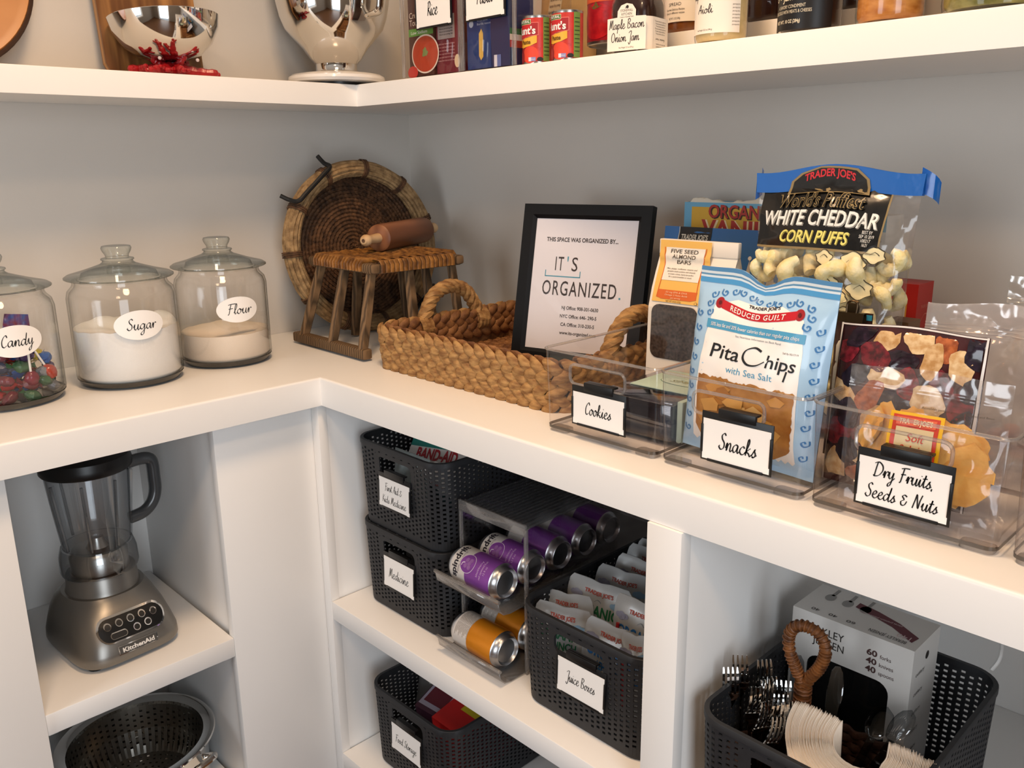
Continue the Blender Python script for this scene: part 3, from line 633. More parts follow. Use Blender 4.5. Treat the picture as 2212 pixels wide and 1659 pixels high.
# ---- corn puffs
t=thing('snack_bag','tall clear and black corn puffs bag with blue top seal','bag',(1.284,-.275,.012),(-rad(2),0,rad(-2))); t.scale=(1.03,1,1.055)
PW,PH=.232,.348; m=MB(); S=pillow(m,PW,PH,.085,FILM,20,34,.03,.01,.003,8,.006,neck=.06); L=.014
def Sx(u,v,f=0): return S(u,v,f)
blk=pm('puffs_bag_black','#131211',.2,coat=.3,bump=.5,bscale=40); gold=ink('#8d7a55',.35); blue=pm('puffs_bag_blue','#1f63b8',.22,coat=.4,bump=.5,bscale=50)
v0=.247; m.patch(rect(-PW/2+.010,v0,PW/2-.036,.326),S,blk,.0012,L); m.patch(rect(-PW/2+.010,v0-.003,PW/2-.036,v0),S,gold,.0012,L); m.patch(rect(PW/2-.036,v0-.003,PW/2-.0335,.326),S,gold,.0012,L)
m.patch([(-.062,.3165),(.05,.3165),(.045,.3335),(.03,.3425),(-.02,.3445),(-.045,.3395),(-.058,.3315)],S,blk,.0051,L); m.patch([(-.066,.3155),(.054,.3155),(.049,.3345),(.032,.345),(-.02,.3465),(-.048,.3415),(-.062,.3325)],S,gold,.0048,L)
wht=ink('#ecebe6',.3); yel=ink('#e3d978',.3); gt=ink('#8d7a52',.35)
m.text("TRADER JOE'S",-.006,.3265,.0085,ink('#c8303a',.3),S,w=.072,off=.0056,bold=.03,warp=lambda a,b:(a,b+.008-3.5*(a+.006)**2))
m.text("World's Puffiest",-.012,.2985,.0165,gt,S,w=.128,off=.0055,bold=.03,shear=.1); m.text("World's Puffiest",-.0115,.2985,.0165,blk,S,w=.128,off=.0058,bold=-.005,shear=.1)
m.text('WHITE CHEDDAR',-.010,.2745,.0185,ink('#8a8984'),S,w=.172,off=.0016,shear=.1,bold=.028); m.text('WHITE CHEDDAR',-.0115,.2755,.0185,wht,S,w=.172,off=.002,shear=.1,bold=.018)
m.text('CORN PUFFS',-.012,.2525,.015,ink('#8a8340'),S,w=.104,off=.0016,shear=.12,bold=.028); m.text('CORN PUFFS',-.0132,.2533,.015,yel,S,w=.104,off=.002,shear=.12,bold=.016)
for k,tx in enumerate(('BEST BY','SEP 10 2019','100217','16:21')): m.text(tx,.064,.2685-k*.0052,.004,wht,S,w=(.014,.02,.013,.007)[k],off=.002)
lin_=ink('#3b3222'); fillc=ink('#e9dcae',.4)
for u,v,a,q in ((.012,.236,.3,.011),(.052,.232,2,.016),(.079,.243,4,.012),(.022,.205,1,.015),(.068,.2,5,.015),(.042,.187,3,.011),(.052,.168,2,.010),(.035,.222,0,.008)):
    pl=[(u+q*(1+.16*sin(5*k*.35+a))*cos(k*.35)*1.1,v+q*(.8+.12*cos(4*k*.35))*sin(k*.35)) for k in range(18)]; m.patch(pl,S,fillc,.0014); m.stroke(pl+[pl[0]],.0013,S,lin_,.0019,k=2); m.stroke([(u-q*.5,v),(u,v+q*.35),(u+q*.5,v)],.001,S,lin_,.0019,k=2)
for k in range(7): m.stroke([(.042+.006*k*.4,.15),(.034+.006*k,.172)],.0008,S,lin_,.0019,k=1)
m.build('pouch',t)
m=MB(); F=lambda a,b:S((a-.5)*PW*1.02,.3195+b*(PH-.3195),.0036); m.grid(F,20,6,blue); m.grid(lambda a,b:F(a,b)*1+Vector((0,.0035+.004*(1-b),0)),20,6,blue)
for s in (-1,1): m.grid(lambda a,b,s=s:Vector((s*(PW/2-.004+a*.024*(1 if s>0 else .35)),-.001+.012*sin(a*3),PH-.028-.014*a+b*(.030-.004*a))),4,3,blue)
m.build('top_seal',t)
pm_=pm('corn_puff','#f3ebc4',.8,var=.15,vscale=90,hx2='#e9d795',bump=.5,bscale=300,sub=.1)
def puff(k):
    m=MB(); q=random.Random(k); pts=[(.011*cos(a)*1.1,.006*sin(k+a),.011*sin(a)) for a in [0.2+i*.7*(.8+.1*k) for i in range(6)]]
    m.tube(crv(pts,3),lambda s:(.0085+.0012*sin(s*14+k))*(.55+.45*sin(pi*min(1,max(0,s*.86+.07)))),pm_,9); return m.build('corn_puff')
PR=[puff(k) for k in range(5)]; usedp=set(); base=Matrix.Translation((1.284,-.275,.012))@Matrix.Rotation(rad(-2),4,'Z')
rr=random.Random(11); cnt=0
for row in range(9):
    for c in range(7):
        for lay in (0,1):
            if lay and row<6: continue
            v=.03+row*.0262+(.012 if c%2 else 0)+rr.uniform(-.004,.004); u=-.093+c*.031+rr.uniform(-.004,.004)
            d=-S(u,v).y if abs(u)<PW/2 else 0
            if d<.018 or v>.243: continue
            y=-(d-.0185) if not lay else .016
            k=cnt%5; o=PR[k] if k not in usedp else PR[k].copy()
            if k in usedp: COL.objects.link(o)
            usedp.add(k); place(o,base@Vector((u*.96,y,v*1.055)),(rr.uniform(-.6,.6),rr.uniform(0,6),rr.uniform(-.6,.6))); o.scale=(1.35,)*3 if abs(u)<.08 else (1.05,)*3
            tag(o,'pale yellow cheese corn puff inside the tall clear and black bag','corn puff','corn puffs in the clear bag'); cnt+=1
# ---- almond bars bag
t=thing('food_bag','white paper bag of seed bars with orange label and dark window','bag',(1.072,-.272,.012),(-rad(1.5),0,rad(2)))
BW,BH,BD=.14,.258,.062; wp=pm('white_kraft','#efe6da',.5,var=.04,vscale=14,bump=.25,bscale=35); m=MB()
def sec(z,d,wk=0): return [(x,y,z) for x,y in ((-BW/2,-d/2),(BW/2,-d/2),(BW/2-.004,0),(BW/2,d/2),(-BW/2,d/2),(-BW/2+.004,0))]
def bag_d(z): return BD*(1-max(0,(z-.15)/(BH-.018-.15))**1.3)*.98+.003
zz=[0,.004,.03,.07,.11,.15,.18,.205,.225,BH-.02]
m.loft([sec(z,bag_d(z)) for z in zz],wp,True,True,False)
def S(u,v,f=0): return Vector((u,-bag_d(v)/2-f,v)) if v<BH-.02 else Vector((u,-.0035-f-.002*(1 if v<BH-.003 else 0),v))
m.build('paper_bag',t)
m=MB(); m.box((-BW/2-.001,-.0065,BH-.024),(BW/2+.001,.004,BH),wp,.0015); m.build('folded_top',t)
m=MB(); L=.012; yl=ink('#f2bf62'); og=ink('#dd6a2a'); S1=lambda u,v,f=0:Vector((u,-bag_d(min(v,BH-.02))/2-f-.0072*min(1,max(0,(v-BH+.036)/.01)),v)); S=lambda u,v,f=0:S1(u-.018,.160+(v-.117)*.67,f)
m.patch([(-.047,.117),(.043,.117),(.046,.2615),(-.048,.2615)],S,yl,.0008,L); m.patch([(-.037,.168),(.031,.168),(.0355,.245),(-.036,.245)],S,ink('#f4ece0'),.0014,L)
m.patch([(-.039,.128),(-.03,.1245),(.024,.1245),(.033,.128),(.0345,.146),(-.038,.146)],S,og,.0014,L)
for pl in ([(-.039,.128),(-.0365,.19),(-.0385,.245)],[(.0335,.128),(.0325,.19),(.0375,.246)]): m.stroke(pl,.0016,S,og,.0016)
gr=ink('#54483a')
for k,(tx,w_) in enumerate((('FIVE SEED',.05),('ALMOND',.043),('BARS',.025))): m.text(tx,-.002,.232-k*.0125,.0092,gr,S,w=w_,off=.0021,shear=.08,bold=.008)
for k,tx in enumerate(('Flax, poppy, sunflower, sesame and','pumpkin seeds combine with almonds','to create a chewy, hearty bar perfect','for a quick breakfast or snack.')): m.text(tx,-.003,.194-k*.0062,.0034,gr,S,w=.055-.004*k,off=.0021,shear=.2)
for k,tx in enumerate(('53 mg EPA & DHA','Omega 3 Fatty Acids','per serving')): m.text(tx,-.003,.1395-k*.0064,.0036,ink('#f7d7b0'),S,w=(.04,.042,.018)[k],off=.0021,shear=.15)
m.text('NET WT. 8 OZ (227g)',-.006,.1185,.0036,gr,S,w=.028,off=.0015); m.patch(oval(.003,.003,.035,.1205,16),S,gr,.0015); m.patch(oval(.0023,.0023,.035,.1205,16),S,yl,.0018); m.build('label',t)
S=S1; m=MB(); sd=pm('seed_bar','#4a3c34',.55,var=.65,vscale=210,hx2='#1e1512',bump=.3,bscale=250,spec=.2); m.patch(rrect(.086,.088,.014,4,-.02,.112),S,sd,.001,L); m.patch(rrect(.086,.088,.014,4,-.02,.112),S,film('bag_window','#fbfbfb','#e8e0d8',.07,.12,bump=.25,bscale=25),.0026,L); m.build('window',t)
# ---- blue bag with white points, vanilla box, nutrition carton, red box
t=thing('food_bag','flat blue bag with white spiky crown pattern behind the seed bars bag','bag',(1.035,-.165,.0),(-rad(5),0,rad(1)))
m=MB(); S=pillow(m,.235,.28,.03,pm('blue_crown_bag','#2f64a0',.3),14,20,.012,.01,.0015,21); L=.016; g=ink('#b9b2a6',.35); lb_=ink('#6b8fb8',.35)
m.patch(rect(-.116,.01,.116,.17),S,g,.0005,L)
for k in range(6):
    x=-.1+k*.04; m.patch([(x-.02,.165),(x-.008,.185),(x,.232),(x+.008,.185),(x+.02,.165)],S,g,.0007,L); m.patch(oval(.0035,.0035,x,.234,14),S,ink('#d8d4cc'),.001)
m.patch(rect(-.085,.245,-.02,.28),S,bk,.001,L); m.patch(rect(-.0865,.245,-.085,.28),S,ink('#b8b8b0'),.001,L); m.text("TRADER JOE'S",-.053,.2585,.0085,ink('#b9b5aa'),S,w=.054,off=.0016,bold=.03); m.text('MULTI',-.06,.248,.004,ink('#b9b5aa'),S,w=.02,off=.0016)
m.build('pouch',t)
t=thing('cereal_box','yellow and pale blue vanilla carton with torn open top by the wall','box',(1.03,-.048,0),(0,0,rad(1)))
m=MB(); bw,bh=.235,.330; bx=pm('box_pale_blue','#6aa8cc',.5); m.box((-bw/2,-.03,0),(bw/2,.03,bh-.012),bx); S=front(-.0302); m.patch(rect(-bw/2+.016,.02,bw/2-.004,bh-.02),S,pm('box_mustard','#cfa53a',.5,var=.08,vscale=20),.0003)
m.text('ORGANIC',.0,.291,.022,ink('#3a2416'),S,w=.128,bold=.04,off=.0006); m.text('ORGANIC',-.002,.2922,.022,ink('#a8332e'),S,w=.128,bold=.02,off=.0009)
m.text('VANILLA',.012,.256,.03,ink('#e9d9b0'),S,w=.18,bold=.05,off=.0006); m.text('VANILLA',.010,.2572,.03,ink('#a8332e'),S,w=.18,bold=.03,off=.0009); m.build('carton',t)
m=MB(); e=[(-bw/2+(bw)*i/40,bh-.012+(.004+.006*abs(noise.noise(Vector((i*.7,2,0))))+.003*sin(i*.3))*(i>2)) for i in range(41)]
m.patch(e+[(bw/2,bh-.0125),(-bw/2,bh-.0125)][0:2],front(-.0295),pm('torn_card','#d8d2c4',.8),.0002); m.loft([[Vector((u,-.0305,v)) for u,v in e],[Vector((u,-.026,v+.001*sin(u*900))) for u,v in e]],pm('torn_card','#d8d2c4',.8),False,False,False,False); m.build('torn_edge',t)
t=thing('food_box','narrow carton with teal top and printed nutrition panel behind the puffs bag','box',(1.325,-.12,0)); m=MB(); m.box((-.075,-.03,0),(-.012,.03,.31),pm('grey_card','#b9b5ae',.55)); S=front(-.0302); m.patch(rect(-.075,.287,-.012,.31),S,ink('#3f7f98'),.0003)
for k in range(22): m.text('Serving size amount per container',-.044,.272-k*.009,.0035,ink('#6c6862'),S,w=.055-(k%3)*.01,off=.0004)
m.build('carton',t)
t=thing('food_box','red cracker box with white panel and orange border','box',(1.395,-.095,0)); m=MB(); rd=pm('red_card','#b3231e',.45); m.box((-.105,-.032,0),(-.036,.026,.212),rd); S=front(-.0322); m.patch(rect(-.105,.0,-.05,.188),S,ink('#d6963a'),.0003); m.patch(rect(-.105,.0,-.052,.186),S,ink('#cfcac4'),.0006)
S=plane((-.0358,-.03,0),(0,1,0),(0,0,1)); m.text("TRADER JOE'S",.028,.175,.0045,ink('#d77a6e'),S,w=.03); m.stroke([(.012,.15),(.03,.165),(.05,.16)],.002,S,ink('#d77a6e')); m.build('carton',t)
t=thing('food_carton','small brown carton with nutrition facts panel beside the corn puffs','box',(1.42,-.205,.007)); m=MB(); m.box((-.065,-.022,0),(-.0325,.02,.166),pm('brown_card','#7d5f45',.55)); S=front(-.0222); m.patch(rect(-.065,.02,-.035,.158),S,ink('#e0d6c4'),.0003); m.text('Nutrition Facts',-.05,.15,.005,bk,S,w=.028,off=.0006)
for k in range(8): m.text('Calories amount',-.05,.143-k*.007,.003,bk,S,w=.022+.004*(k%2),off=.0006)
m.build('carton',t)
t=thing('coffee_bag','dark brown bag top behind the pita chips','bag',(1.372,-.372,.012),(-rad(3),0,rad(4))); m=MB(); S=pillow(m,.045,.192,.035,pm('brown_foil','#3b2017',.3,coat=.3),8,14,.02,.01,.001,4); m.patch(rect(-.022,.183,.022,.19),S,ink('#2f8fb0'),.0008); m.stroke([(-.012,.165),(-.004,.172),(.002,.163)],.003,S,ink('#a8412a'),.001); m.build('pouch',t)
t=thing('binder_clip','bronze binder clip closing the dark brown bag','clip',(1.371,-.37,.2),(-rad(3),0,rad(4))); bz=pm('bronze_metal','#4b3b28',.3,.8); m=MB(); m.loft([[(-.016,y,z),(.016,y,z)] for y,z in ((-.007,-.008),(-.0045,.004),(.0045,.004),(.007,-.008))],bz,False,False,False,False); m.build('clip_body',t,solid=.0012)
MB().tube(crv([(-.006,-.004,.003),(-.006,-.003,.016),(0,-.003,.019),(.006,-.003,.016),(.006,-.004,.003)],4),.0012,bz,6).tube(crv([(-.006,.004,.003),(-.006,.003,.016),(0,.003,.019),(.006,.003,.016),(.006,.004,.003)],4),.0012,bz,6).box((-.0055,-.004,.004),(.0055,.004,.0165),bz,.001).build('clip_lever',t)
t=thing('bottle','small white capped bottle between the pita chips and the nut bag','bottle',(1.387,-.412,.012)); MB().lathe([(0,0),(.013,0),(.014,.004),(.014,.13),(.012,.136),(.012,.14),(0,.14)],PAPER,20).build('bottle_body',t); MB().lathe([(0,.139),(.0128,.139),(.0128,.158),(.0105,.1635),(0,.1645)],ink('#e9e6df',.4),20).build('cap',t)
# ---- cookie package in the first bin
t=thing('cookie_package','clear cookie tub with mint green paper band in the first bin','food package',(1.118,-.4,.008),(0,0,rad(2)))
m=MB(); m.box((-.062,-.07,.002),(.05,.07,.048),pm('dark_cookie','#3c3a40',.6,var=.3,vscale=60),.006); m.build('cookies',t)
tb_=film('tub_plastic','#e2e2e8','#8d8d98',.1,.06); MB().box((-.066,-.074,0),(.054,.074,.056),tb_,.005).box((-.068,-.076,.054),(.056,.076,.06),tb_,.002).build('tub',t)
mint=pm('mint_paper','#b9d3c6',.55,var=.05,vscale=30); m=MB(); S=plane((0,-.02,.0612),(1,0,0),(0,1,0)); m.box((.0565,-.066,.0),(.066,.078,.0605),mint,.002); m.box((-.05,-.03,.0602),(.066,.078,.0625),mint,.001)
S=plane((0,.02,.0627),(1,0,0),(0,1,0)); m.patch(oval(.042,.019,.015,0,36),S,ink('#5f8577'),.0001); m.patch(oval(.0408,.0178,.015,0,36),S,ink('#c4dccf'),.0003); m.text('SIMPLE',.016,-.006,.012,ink('#8a8a4a'),S,w=.05,shear=.15,off=.0006); m.text('Tasty cookies',.016,.007,.004,ink('#5f8577'),S,w=.03,off=.0006)
S=plane((.0662,0,0),(0,1,0),(0,0,1))
for k in range(7): m.text('ingredients flour sugar butter',-.02,.045-k*.006,.003,ink('#6f8f84'),S,w=.04,off=.0003)
m.build('paper_band',t)
# ---- dried fruit & nut bags
t=thing('nut_bag','glossy bag printed with almonds and dark red berries behind the mango bag','bag',(1.472,-.458,.012),(-rad(8),rad(-1.5),rad(-4))); t.scale=(1,1,.94)
NW,NH=.168,.208; m=MB(); S=pillow(m,NW,NH,.034,pm('nut_bag_foil','#4a1f22',.12,var=.5,vscale=30,hx2='#2a1216',coat=.6,bump=.5,bscale=30),16,20,.006,.008,.002,31,.002); L=.007
q=random.Random(12); kinds=[('#e2c79c','#c49a66'),('#7d1c28','#3f0c14'),('#2c2233','#151019'),('#d9b98c','#b58a55'),('#8c2430','#4b1018'),('#b9683c','#84401f'),('#33222f','#1a1018'),('#ead6b2','#c9a878')]
cells=[]
for row in range(8):
    for c in range(5):
        cells.append((-.066+c*.033+(.014 if row%2 else 0)+q.uniform(-.005,.005),.02+row*.0248+q.uniform(-.005,.005)))
for i,(u,v) in enumerate(cells):
    k=(i*5+i//5)%8; hx,h2=kinds[k]; mt=pm('nut_print_%d'%k,hx,.15,var=.5,vscale=120,hx2=h2,coat=.6); a=q.uniform(0,3.1); ra,rb=q.uniform(.017,.024),q.uniform(.012,.017); pl=[]
    for j in range(18):
        b_=2*pi*j/18; r_=1+.13*sin(2*b_+i)+.07*sin(5*b_+i*2); x_,y_=ra*r_*cos(b_),rb*r_*sin(b_); pl.append((max(-NW/2+.004,min(NW/2-.004,u+x_*cos(a)-y_*sin(a))),max(.004,min(NH-.004,v+x_*sin(a)+y_*cos(a)))))
    m.patch(pl,S,mt,.0004+.00005*(i%9)+.0003*(i%2),L)
for s_ in (-1,1): m.stroke([(s_*(NW/2-.0012),v*NH) for v in (.0,.3,.6,1)],.0022,S,ink('#e8e2dc',.3),.0014,thin=1)
m.stroke([((w_-.5)*NW,NH-.0015) for w_ in (0,.25,.5,.75,1)],.002,S,ink('#e8e2dc',.3),.0014,thin=1); m.build('pouch',t)
def nutmesh(kind):
    m=MB()
    if kind=='almond': m.ball((0,0,0),(.0125,.0048,.0085),pm('almond_slice','#ddb98a',.6,var=.15,vscale=90,hx2='#b88752'),12,jit=.06)
    elif kind=='cashew': m.tube(crv([(-.012,0,-.003),(-.005,0,.005),(.005,0,.005),(.012,0,-.003)],4),lambda s:.0035+.003*sin(pi*s),pm('cashew','#e6d0a2',.55,var=.1,vscale=70),8)
    elif kind=='cranberry': m.ball((0,0,0),(.0125,.0055,.0095),pm('dried_cranberry','#7d1822',.35,var=.5,vscale=140,hx2='#3a0a10',bump=.9,bscale=260),12,jit=.14)
    elif kind=='raisin': m.ball((0,0,0),(.0115,.0055,.0095),pm('dark_raisin','#2b2130',.45,var=.4,vscale=140,bump=.9,bscale=260),12,jit=.14)
    else: m.ball((0,0,0),(.0105,.0042,.0088),pm('dried_apricot','#c2703c',.5,var=.3,vscale=80,hx2='#8a4524'),12,jit=.14)
    return m.build('dried_berry' if kind in('cranberry','raisin') else 'nut' if kind!='apricot' else 'dried_fruit_piece')
PN={'apricot':nutmesh('apricot')}; unused=[1]
t=thing('dried_mango_bag','clear zip bag of dried mango with yellow and red label','bag',(1.5125,-.495,.0085),(-rad(5),rad(-1),rad(1)))
GW,GH=.168,.162; m=MB(); S=pillow(m,GW,GH,.034,FILM,16,20,.026,.008,.003,41,.002)
for v in (.137,.1405): m.stroke([((q-.5)*GW,v) for q in (0,.3,.6,1)],.0014,S,FILM,.0012,thin=1)
m.text('Resealable package protects freshness and flavor',.036,.123,.0022,ink('#4a4238'),S,w=.07,off=.0008); m.build('pouch',t)
m=MB(); L=.012; rd2=ink('#c8402e',.35)
m.patch(rect(-.03,.062,.026,.117),S,ink('#e8b51e',.35),.001,L); m.patch(rect(-.026,.062,.022,.114),S,rd2,.0016,L); m.patch(rect(-.021,.062,.018,.1015),S,ink('#dcc79a',.35),.0022,L); m.patch(rect(-.022,.1035,.019,.112),S,ink('#e06a4a',.35),.0022,L)
m.text("TRADER JOE'S",-.0015,.1055,.0052,ink('#f2d8b0'),S,w=.034,off=.0028,bold=.03)
m.script('Soft',0,.088,.0052,rd2,S,w=.019,wt=.16,off=.0028) if 'f' in GL else m.text('Soft',0,.087,.0085,rd2,S,w=.018,shear=.2,off=.0028)
m.text('& Juicy',0,.0745,.0085,rd2,S,w=.032,shear=.2,off=.0028); m.patch(oval(.011,.007,.008,.066,20),S,ink('#b7b45a',.4),.0025); m.build('label',t)
Mg=Matrix.Translation((1.5125,-.495,.0085))@Matrix.Rotation(rad(1),4,'Z')@Matrix.Rotation(rad(-5),4,'X')
mg=pm('dried_mango','#f0bd60',.5,var=.25,vscale=35,hx2='#e0a040',bump=.5,bscale=120,sub=.15)
for i,(u,v,a,b,rt,y) in enumerate(((-.055,.09,.011,.026,.35,-.002),(-.04,.093,.013,.03,-.1,.003),(-.018,.1,.016,.022,.6,.005),(.034,.082,.026,.03,.2,-.004),(.05,.06,.026,.034,.1,-.006),(.047,.085,.02,.02,.9,.004),(.028,.05,.026,.032,-.2,.002),(-.005,.04,.03,.026,.1,.001),(-.025,.028,.03,.014,0,-.001),(.02,.1,.018,.012,0,.006),(-.05,.055,.014,.03,.2,.002),(.0,.07,.026,.03,.5,.006))):
    m=MB(); q=random.Random(i+50); ph=[q.uniform(.88,1.1) for _ in range(20)]
    def F(s,tt,sgn): 
        k=int(s*19.99)%20; r=tt*(ph[k]); return Vector((a*r*cos(2*pi*s),sgn*(.0018*(1-tt**4))+.004*noise.noise(Vector((r*cos(2*pi*s)*2,r*sin(2*pi*s)*2,i))),b*r*sin(2*pi*s)))
    m.grid(lambda s,tt:F(s,tt,1),20,4,mg); m.grid(lambda s,tt:F(s,tt,-1),20,4,mg); o=m.build('dried_mango_slice'); place(o,Mg@Vector((u,y,v)),(rad(-5),rt,rad(1)))
    tag(o,('narrow orange mango strip at the left of the zip bag','long mango strip beside the narrowest strip','mango slice above the yellow label corner','broad mango slice right of the yellow label','largest front mango slice at the right of the bag','mango slice with torn edge at the upper right of the bag','mango slice behind the white label card','mango slice low behind the black label clip','flat mango piece at the bottom of the zip bag','short mango piece behind the top of the yellow label','tall mango strip behind the hand hole','wide mango slice behind the yellow label')[i],'dried fruit','dried mango slices in the zip bag')
for x,y,z,w_,h_,tl,lab,sd in ((1.532,-.33,.008,.185,.214,4,'clear pinkish zip pouch standing behind the nut bag',61),(1.556,-.255,.008,.17,.195,3,'empty clear zip pouch behind the pinkish pouch',71),(1.585,-.24,.0,.16,.252,2,'tall crinkled clear cellophane bag at the back right near the wall',81)):
    t=thing('clear_pouch',lab,'bag',(x,y,z),(-rad(tl),0,rad(-3))); m=MB(); fm=film('pouch_film_%d'%sd,'#eddfd9' if sd==61 else '#efece9','#b9a49a',.16,.14,bump=1.0,bscale=34,edgepow=2,haze={61:.3,71:.2,81:.12}[sd]); S=pillow(m,w_,h_,.022,fm,20,26,.03,.008,.009,sd,.004)
    for k in range(3): m.stroke([((q-.5)*w_,h_-.034+k*.004) for q in (0,.3,.6,1)],.0012,S,fm,.001,thin=1)
    m.build('pouch',t)
    if sd==61:
        for i in range(10):
            q=random.Random(i); o=PN['apricot'].copy() if i else PN['apricot']
            if i: COL.objects.link(o)
            place(o,Matrix.Translation((x,y,z))@Vector((-.06+.014*i,-.002,.03+q.uniform(0,.05))),(0,q.uniform(0,3),0)); o.scale=(1.1,.9,1.2); tag(o,'brown dried fruit piece low in the pinkish zip pouch','dried fruit','dried fruit in the pinkish pouch')
# ================================================================ upper shelf
ZT=ZS+H2+.0003
t=thing('cutting_board','olive wood cutting board leaning on the wall behind the silver bowl','cutting board',(.062,-.668,ZT),(0,-rad(7),0))
m=MB(); pts=[(-.094,.03),(-.085,.008),(-.07,0),(.07,0),(.085,.008),(.094,.03),(.094,.3),(.075,.335),(.02,.35),(.02,.41),(-.02,.41),(-.02,.35),(-.075,.335),(-.094,.3)]
S=plane((0,0,0),(0,1,0),(0,0,1)); OL=grain('olive_wood','#b8844c','#6b421f',(1,1.6,.16),.4,14,8); m.plate([(a*1.03,b) for a,b in pts],[],S,.018,OL); m.build('board',t)
t=thing('serving_board','round orange-brown wooden board at the far left of the upper shelf','wooden board',(.062,-1.045,ZT+.002),(0,-rad(6),0))
m=MB(); m.M=Matrix.Translation((0,0,.166))@Matrix.Rotation(pi/2,4,'Y'); WB=grain('acacia_wood','#c9894a','#a8692f',(1,.4,1),.35,5,4); m.lathe([(0,0),(.15,0),(.163,.003),(.166,.01),(.163,.016),(.15,.012),(0,.010)],WB,64); m.M=None; m.build('board',t)
MB().tube([(.007,.167*cos(a),.166+.167*sin(a)) for a in [2*pi*i/64 for i in range(64)]],.006,pm('dark_bark','#3a2416',.8,bump=.8,bscale=120),8,closed=True).build('bark_edge',t)
t=thing('footed_bowl','polished silver bowl on a red coral branch stand','bowl',(.125,-.665,ZT),(0,0,rad(-10)))
CO=pm('red_coral','#b01a22',.28,var=.25,vscale=60,bump=.3,bscale=120); m=MB(); q=random.Random(4)
def branch(p,d,L,r,dep):
    pts=[p]; dd=Vector(d).normalized(); pp=Vector(p)
    for i in range(4): dd=(dd+Vector((q.uniform(-.25,.25),q.uniform(-.25,.25),q.uniform(-.1,.1)))).normalized(); pp=pp+dd*L/4; pp.z=max(pp.z,.0085 if dep else .0115); pts.append(pp.copy())
    m.tube(crv(pts,3),lambda s:r*(1-.35*s)*(1+.12*sin(s*22)),CO,8); m.ball(pts[-1],r*.7,CO,8)
    if dep<2:
        for k in ((2,) if dep else (2,3)): branch(pts[k],(dd.x+q.uniform(-1,1),dd.y+q.uniform(-1,1),q.uniform(-.2,.1)),L*.5,r*.7,dep+1)
for i in range(7):
    a=2*pi*i/7+.2; branch((.012*cos(a),.012*sin(a),.02),(cos(a),sin(a),-.16),.066,.0102,0)
for a in (.4,1.9,3.4,4.9): branch((.01*cos(a),.01*sin(a),.018),(cos(a)*.8,sin(a)*.8,.42),.03,.009,2)
m.build('coral_stand',t)
for x,y,z in ((.055,-.045,.03),(.05,.055,.03)): MB().ball((x*.7,y*.7,.033),.0036,ink('#d9c8c2'),8).build('coral_tip',t)
bw=MB().lathe([(0,.030),(.03,.032),(.058,.042),(.082,.062),(.097,.088),(.1015,.111),(.1005,.112),(.095,.088),(.08,.064),(.056,.045),(.03,.036),(0,.0345)],CHROME,64); o=bw.build('bowl',t); o.rotation_euler=(rad(3),rad(-4),0)
t=thing('stand_mixer','polished mixer bowl with handle standing on a white mixer base','stand mixer',(.148,-.308,ZT),(0,0,rad(32)))
WE=pm('white_enamel','#efe9e2',.2,coat=.5); MB().lathe([(0,.006),(.085,.006),(.1,.008),(.1045,.0135),(.1035,.019),(.097,.0235),(.08,.0265),(.05,.028),(0,.0283)],WE,64).build('base',t)

MB().lathe([(.02,.0015),(.07,.0015),(.07,.006),(.02,.006)],BLACK,40).build('foot_ring',t)
mb=MB().lathe([(0,.0288),(.046,.0288),(.0468,.0315),(.0448,.0345),(.0445,.046),(.0475,.0485),(.049,.051),(.054,.0555),(.070,.079),(.09,.1),(.1045,.117),(.1135,.14),(.12,.17),(.1225,.205),(.1235,.25),(.1255,.252),(.122,.25),(.118,.17),(.102,.118),(.07,.083),(.03,.06),(0,.057)],CHROME,72).build('mixing_bowl',t)
MB().tube(crv([(.108,-.05,.2),(.132,-.062,.198),(.138,-.066,.185),(.136,-.064,.155),(.128,-.06,.14),(.098,-.047,.134)],5),.0085,CHROME,8,flat=(1.3,.6)).build('handle',mb)
# tall clear bins with packets
def tall_bin(x0,x1,label,y0=-.305,y1=-.15,h=.17):
    t=thing('storage_bin',label,'bin',((x0+x1)/2,(y0+y1)/2,ZT),group='tall clear bins on the upper shelf'); w,d=x1-x0,y1-y0; m=MB(); rb=rrect(w,d,.01,4); m.loft([[(x,y,.002) for x,y in rb],[(x,y,h) for x,y in rb]],ACR,True,False); m.build('bin_wall',t)
    MB().tube([(x,y,h) for x,y in rb],.002,RIMC,6,closed=True).build('rim',t)
    for s in (-1,1): MB().box((s*(w/2)-.0045,-d/2-.0005,.002),(s*(w/2)+.0045,-d/2+.003,h),RIMC,.001).build('corner_post',t)
tall_bin(.383,.556,'tall clear bin of soup cartons with card reading Rice'); tall_bin(.562,.7,'tall clear bin of pasta boxes with card reading Pasta')
label_clip((.486,-.3065,.6445),'black clip with white card reading Rice on tall bin','.1' and .102,.06,[('Rice',-.02,.32,.2,.30)]); label_clip((.63,-.3065,.6425),'black clip with white card reading Pasta on tall bin',.1,.06,[('Pasta',.0,.4,.19,.42)])
t=thing('soup_carton','red creamy tomato soup carton in the tall clear bin','carton',(.43,-.265,ZT+.0035)); m=MB(); m.box((-.038,-.03,0),(.038,.03,.165),pm('soup_brown','#4a2a22',.4)); S=front(-.0302); gn=ink('#5f9440'); m.patch(rect(-.038,.075,.038,.089),S,gn,.0002); m.text('Low Sodium',-.03,.0785,.006,wht,S,al='L',w=.05,off=.0004); m.text('Creamy',-.034,.108,.011,ink('#d8c9b8'),S,al='L',w=.046); m.text('Tomato',-.034,.0945,.011,ink('#d8c9b8'),S,al='L',w=.046)
